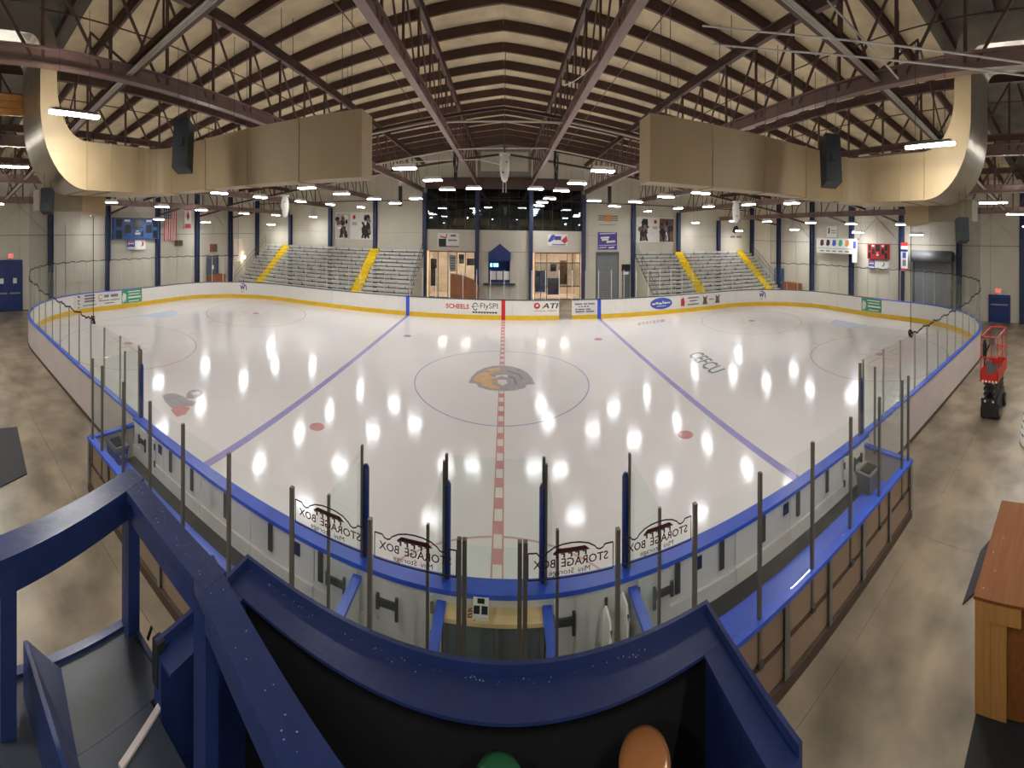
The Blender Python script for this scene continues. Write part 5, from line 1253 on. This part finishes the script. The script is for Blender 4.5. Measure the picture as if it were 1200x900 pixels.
o = MB().prism([(p.x, p.y) for p in pts], lambda u, v, w: (u, v, FZ + w), .025).build('floor_mat', 'rubber'); tag(o, 'dark rubber mat lying on the concrete at the left edge', 'mat')
# white slotted bin at the right edge
p = at(1214, 517, z=FZ); r = root('slotted_bin', (p.x, p.y, FZ), 'white slotted plastic bin standing upside down at the right edge', 'bin')
MB().lathe([(.62, 0), (.64, .05), (.62, .12), (.3, 1.35), (.2, 1.4)], (p.x, p.y, FZ), 28).build('shell', 'plastic_white', r, True)
for k in range(7):
    z = .25 + .15 * k; rr = .62 - .26 * (z - .12) / 1.0
    for j in range(14):
        a = 2 * PI * (j + .5 * (k % 2)) / 14; MB().cbox((p.x + rr * math.cos(a), p.y + rr * math.sin(a), FZ + z), (.02, .14, .04), a).build('slot', 'plastic_grey', r)

# ------------------------------------------------------------------ navy booth, landing and railing in front of the camera
BT = 2.92
c0, c1 = at(290, 657, z=BT), at(830, 708, z=BT); fy = CAM.y + 2.61
bx0, bx1 = c0.x, c1.x; ry = at(935, 878, z=BT).y; lyy = at(185, 757, z=BT).y
r = root('press_booth', ((bx0 + bx1) / 2, fy - .5, 1.2), 'navy painted timber booth with wide capped rail below the camera', 'booth')
CWD = .255
cap0 = sub(MB().box(bx0, bx1, fy - CWD, fy, BT - .06, BT - .045).build('rail_cap', 'navy_paint', r))
MB().box(bx1 - .17, bx1, ry - .0, fy - CWD - .002, BT - .06, BT - .045).build('rail_cap', 'navy_paint', r)
MB().box(bx0, bx0 + .17, lyy, fy - CWD - .002, BT - .06, BT - .045).build('rail_cap', 'navy_paint', r)
MB().box(bx0 - .03, bx1 + .03, fy, fy + .03, BT - .3, BT).build('rail_lip', 'navy_paint', r)
MB().box(bx1, bx1 + .03, ry, fy, BT - .3, BT).build('rail_lip', 'navy_paint', r)
MB().box(bx0 - .03, bx0, lyy, fy, BT - .3, BT).build('rail_lip', 'navy_paint', r)
MB().box(bx0, bx1, fy - .06, fy - .005, FZ, BT - .06).build('booth_wall', 'black_carpet', r)
MB().box(bx1 - .06, bx1, ry, fy - .06, 1.0, BT - .06).build('booth_wall', 'navy_paint', r)
MB().box(bx0, bx0 + .06, lyy, fy - .06, 1.0, BT - .06).build('booth_wall', 'navy_paint', r)
MB().box(bx1 - .75, bx1 - .03, ry - .12, ry - .02, BT - .28, BT - .06).build('return_shelf', 'navy_paint', r)
MB().box(bx0, bx1 + .0, CAM.y - 1.6, fy - .06, 1.3, 1.34).build('booth_floor', 'black_carpet', r)
MB().box(bx0 + .06, bx1 - .06, fy - .1, fy - .06, 1.34, BT - .07).build('inner_lining', 'black_carpet', r)
chips = MB()
for k in range(60):
    x = random.uniform(bx0 + .05, bx1 - .1); y = fy - .012 - abs(random.gauss(0, .02)); s_ = random.uniform(.002, .006)
    chips.prism([(x - s_, y - s_), (x + s_, y - s_ * .6), (x + s_ * .5, y + s_)], lambda u, v, w: (u, v, BT - .0445 + w), .0006)
chips.build('paint_chips', 'navy_chip', cap0)['kind'] = 'stuff'
# rail that crosses in front of the booth, with posts, joined to the landing rail
RZ = 3.42; LZ = 2.64
P1, P2, P3, P4 = [at(*q, z=RZ) for q in ((-12, 655), (152, 567), (243, 678), (376, 925))]
r = root('stair_railing', (P2.x, P2.y, LZ), 'navy timber railing around the stair landing', 'railing')
for k, (a, b) in enumerate(((P1, P2), (P2, P3), (P3, P4))):
    e_ = (b - a).normalized() * .09; zz = Vector((0, 0, -.001 * k))
    MB().bar(a - (e_ if k else e_ * 0) + zz, b + e_ + zz, .19, .05).build('hand_rail', 'navy_paint', r)
    MB().bar(a - Vector((0, 0, .095)), b - Vector((0, 0, .095)), .08, .15).build('under_rail', 'navy_paint', r)
for p, zb in ((P1.lerp(P2, .1), LZ - .4), (P2.lerp(P3, .03), LZ - .05), (P3, 1.3)):
    MB().cbox((p.x, p.y, (RZ - .03 + zb) / 2), (.115, .115, RZ - .03 - zb)).build('post', 'navy_paint', r)
chips = MB()
for k in range(46):
    a, b = random.choice(((P1, P2), (P2, P3), (P2, P3), (P3, P4))); f = random.random(); d = (b - a).normalized(); nrm = Vector((-d.y, d.x, 0)); c = a.lerp(b, f) + nrm * random.uniform(-.05, .05); s_ = random.uniform(.002, .005)
    chips.prism([(c.x - s_, c.y - s_), (c.x + s_, c.y - s_ * .5), (c.x + s_ * .4, c.y + s_)], lambda u, v, w: (u, v, RZ + .0255 + w), .0006)
chips.build('paint_chips', 'navy_chip', r)['kind'] = 'stuff'
# landing
A_, B_, C_ = at(52, 796, z=LZ), at(150, 729, z=LZ), at(228, 838, z=LZ)
r = root('stair_landing', (-2.4, CAM.y + 1, LZ - .1), 'navy plywood stair landing with raised edge board', 'landing')
xa, xb, yb_ = -2.78 + .15, bx0 - .035, B_.y
MB().box(xa, xb, CAM.y - .4, yb_, LZ - .1, LZ).build('deck', 'navy_deck', r)
MB().box(xb + .001, bx0 + 1.6, CAM.y - .4, lyy - .03, LZ - .1, LZ - .001).build('deck', 'navy_deck', r)
MB().box(xa - .06, xa, CAM.y - .4, yb_ + .04, LZ - .16, LZ + .02).build('edge_board', 'navy_paint', r)
MB().box(xa, xb, yb_, yb_ + .04, LZ - .16, LZ + .01).build('edge_board', 'navy_paint', r)
MB().bar(at(200, 812, z=LZ + .008), at(142, 905, z=LZ + .008), .035, .015).build('worn_strip', 'board_skin', r)
MB().cbox(at(203, 804, z=LZ + .03), (.06, .14, .05), .3).build('bolt_block', 'paper', r)
MB().cbox(at(187, 777, z=BT - .1), (.07, .07, .2)).build('rubber_bumper', 'rubber_black', r)
MB().tube([at(174, 752, z=LZ), at(179, 737, z=LZ + .06)], .012, 6).build('spike', 'black', r)
# sloped kick board at the stair side
K0, K1 = at(32, 753, z=2.9), at(80, 905, z=2.9); B0, B1 = at(75, 785, z=LZ), at(98, 905, z=LZ)
o = MB().hexa([K0 - Vector((0, .03, .35)), K1 - Vector((0, .03, .35)), B1 - Vector((0, 0, .02)), B0 - Vector((0, 0, .02)), K0 - Vector((0, .03, 0)), K1 - Vector((0, .03, 0)), K1, K0]).build('kick_board', 'navy_paint')
tag(o, 'slanting navy board at the left side of the landing', 'board')
o = MB().box(K0.x - 1.2, K1.x, CAM.y - .5, K0.y - .06, 2.1, 2.14).build('navy_step', 'navy_paint'); tag(o, 'dark navy step below the landing at the lower left', 'step')
# stools inside the booth
def stool(px, py, z, rad, mat, label):
    p = at(px, py, z=z); q = root('bar_stool', (p.x, p.y, 1.34), label, 'stool')
    MB().lathe([(rad * .8, -.05), (rad, -.03), (rad, .0), (rad * .93, .022), (rad * .7, .04), (rad * .35, .05), (.01, .053)], p, 32).build('seat', mat, q, True)
    for k in range(4):
        a = PI / 4 + k * PI / 2; MB().tube([(p.x + rad * .6 * math.cos(a), p.y + rad * .6 * math.sin(a), z - .04), (p.x + rad * 1.1 * math.cos(a), p.y + rad * 1.1 * math.sin(a), 1.34)], .018, 8).build('leg', 'wood_top', q)
    MB().lathe([(rad * .9, 0), (rad * .93, .01), (rad * .9, .02)], (p.x, p.y, 1.75), 24).build('foot_ring', 'iron', q)
stool(759, 893, 2.74, .168, 'wood_seat', 'round varnished wooden stool seat inside the booth')
stool(588, 930, 2.74, .168, 'green_seat', 'round green stool seat inside the booth')
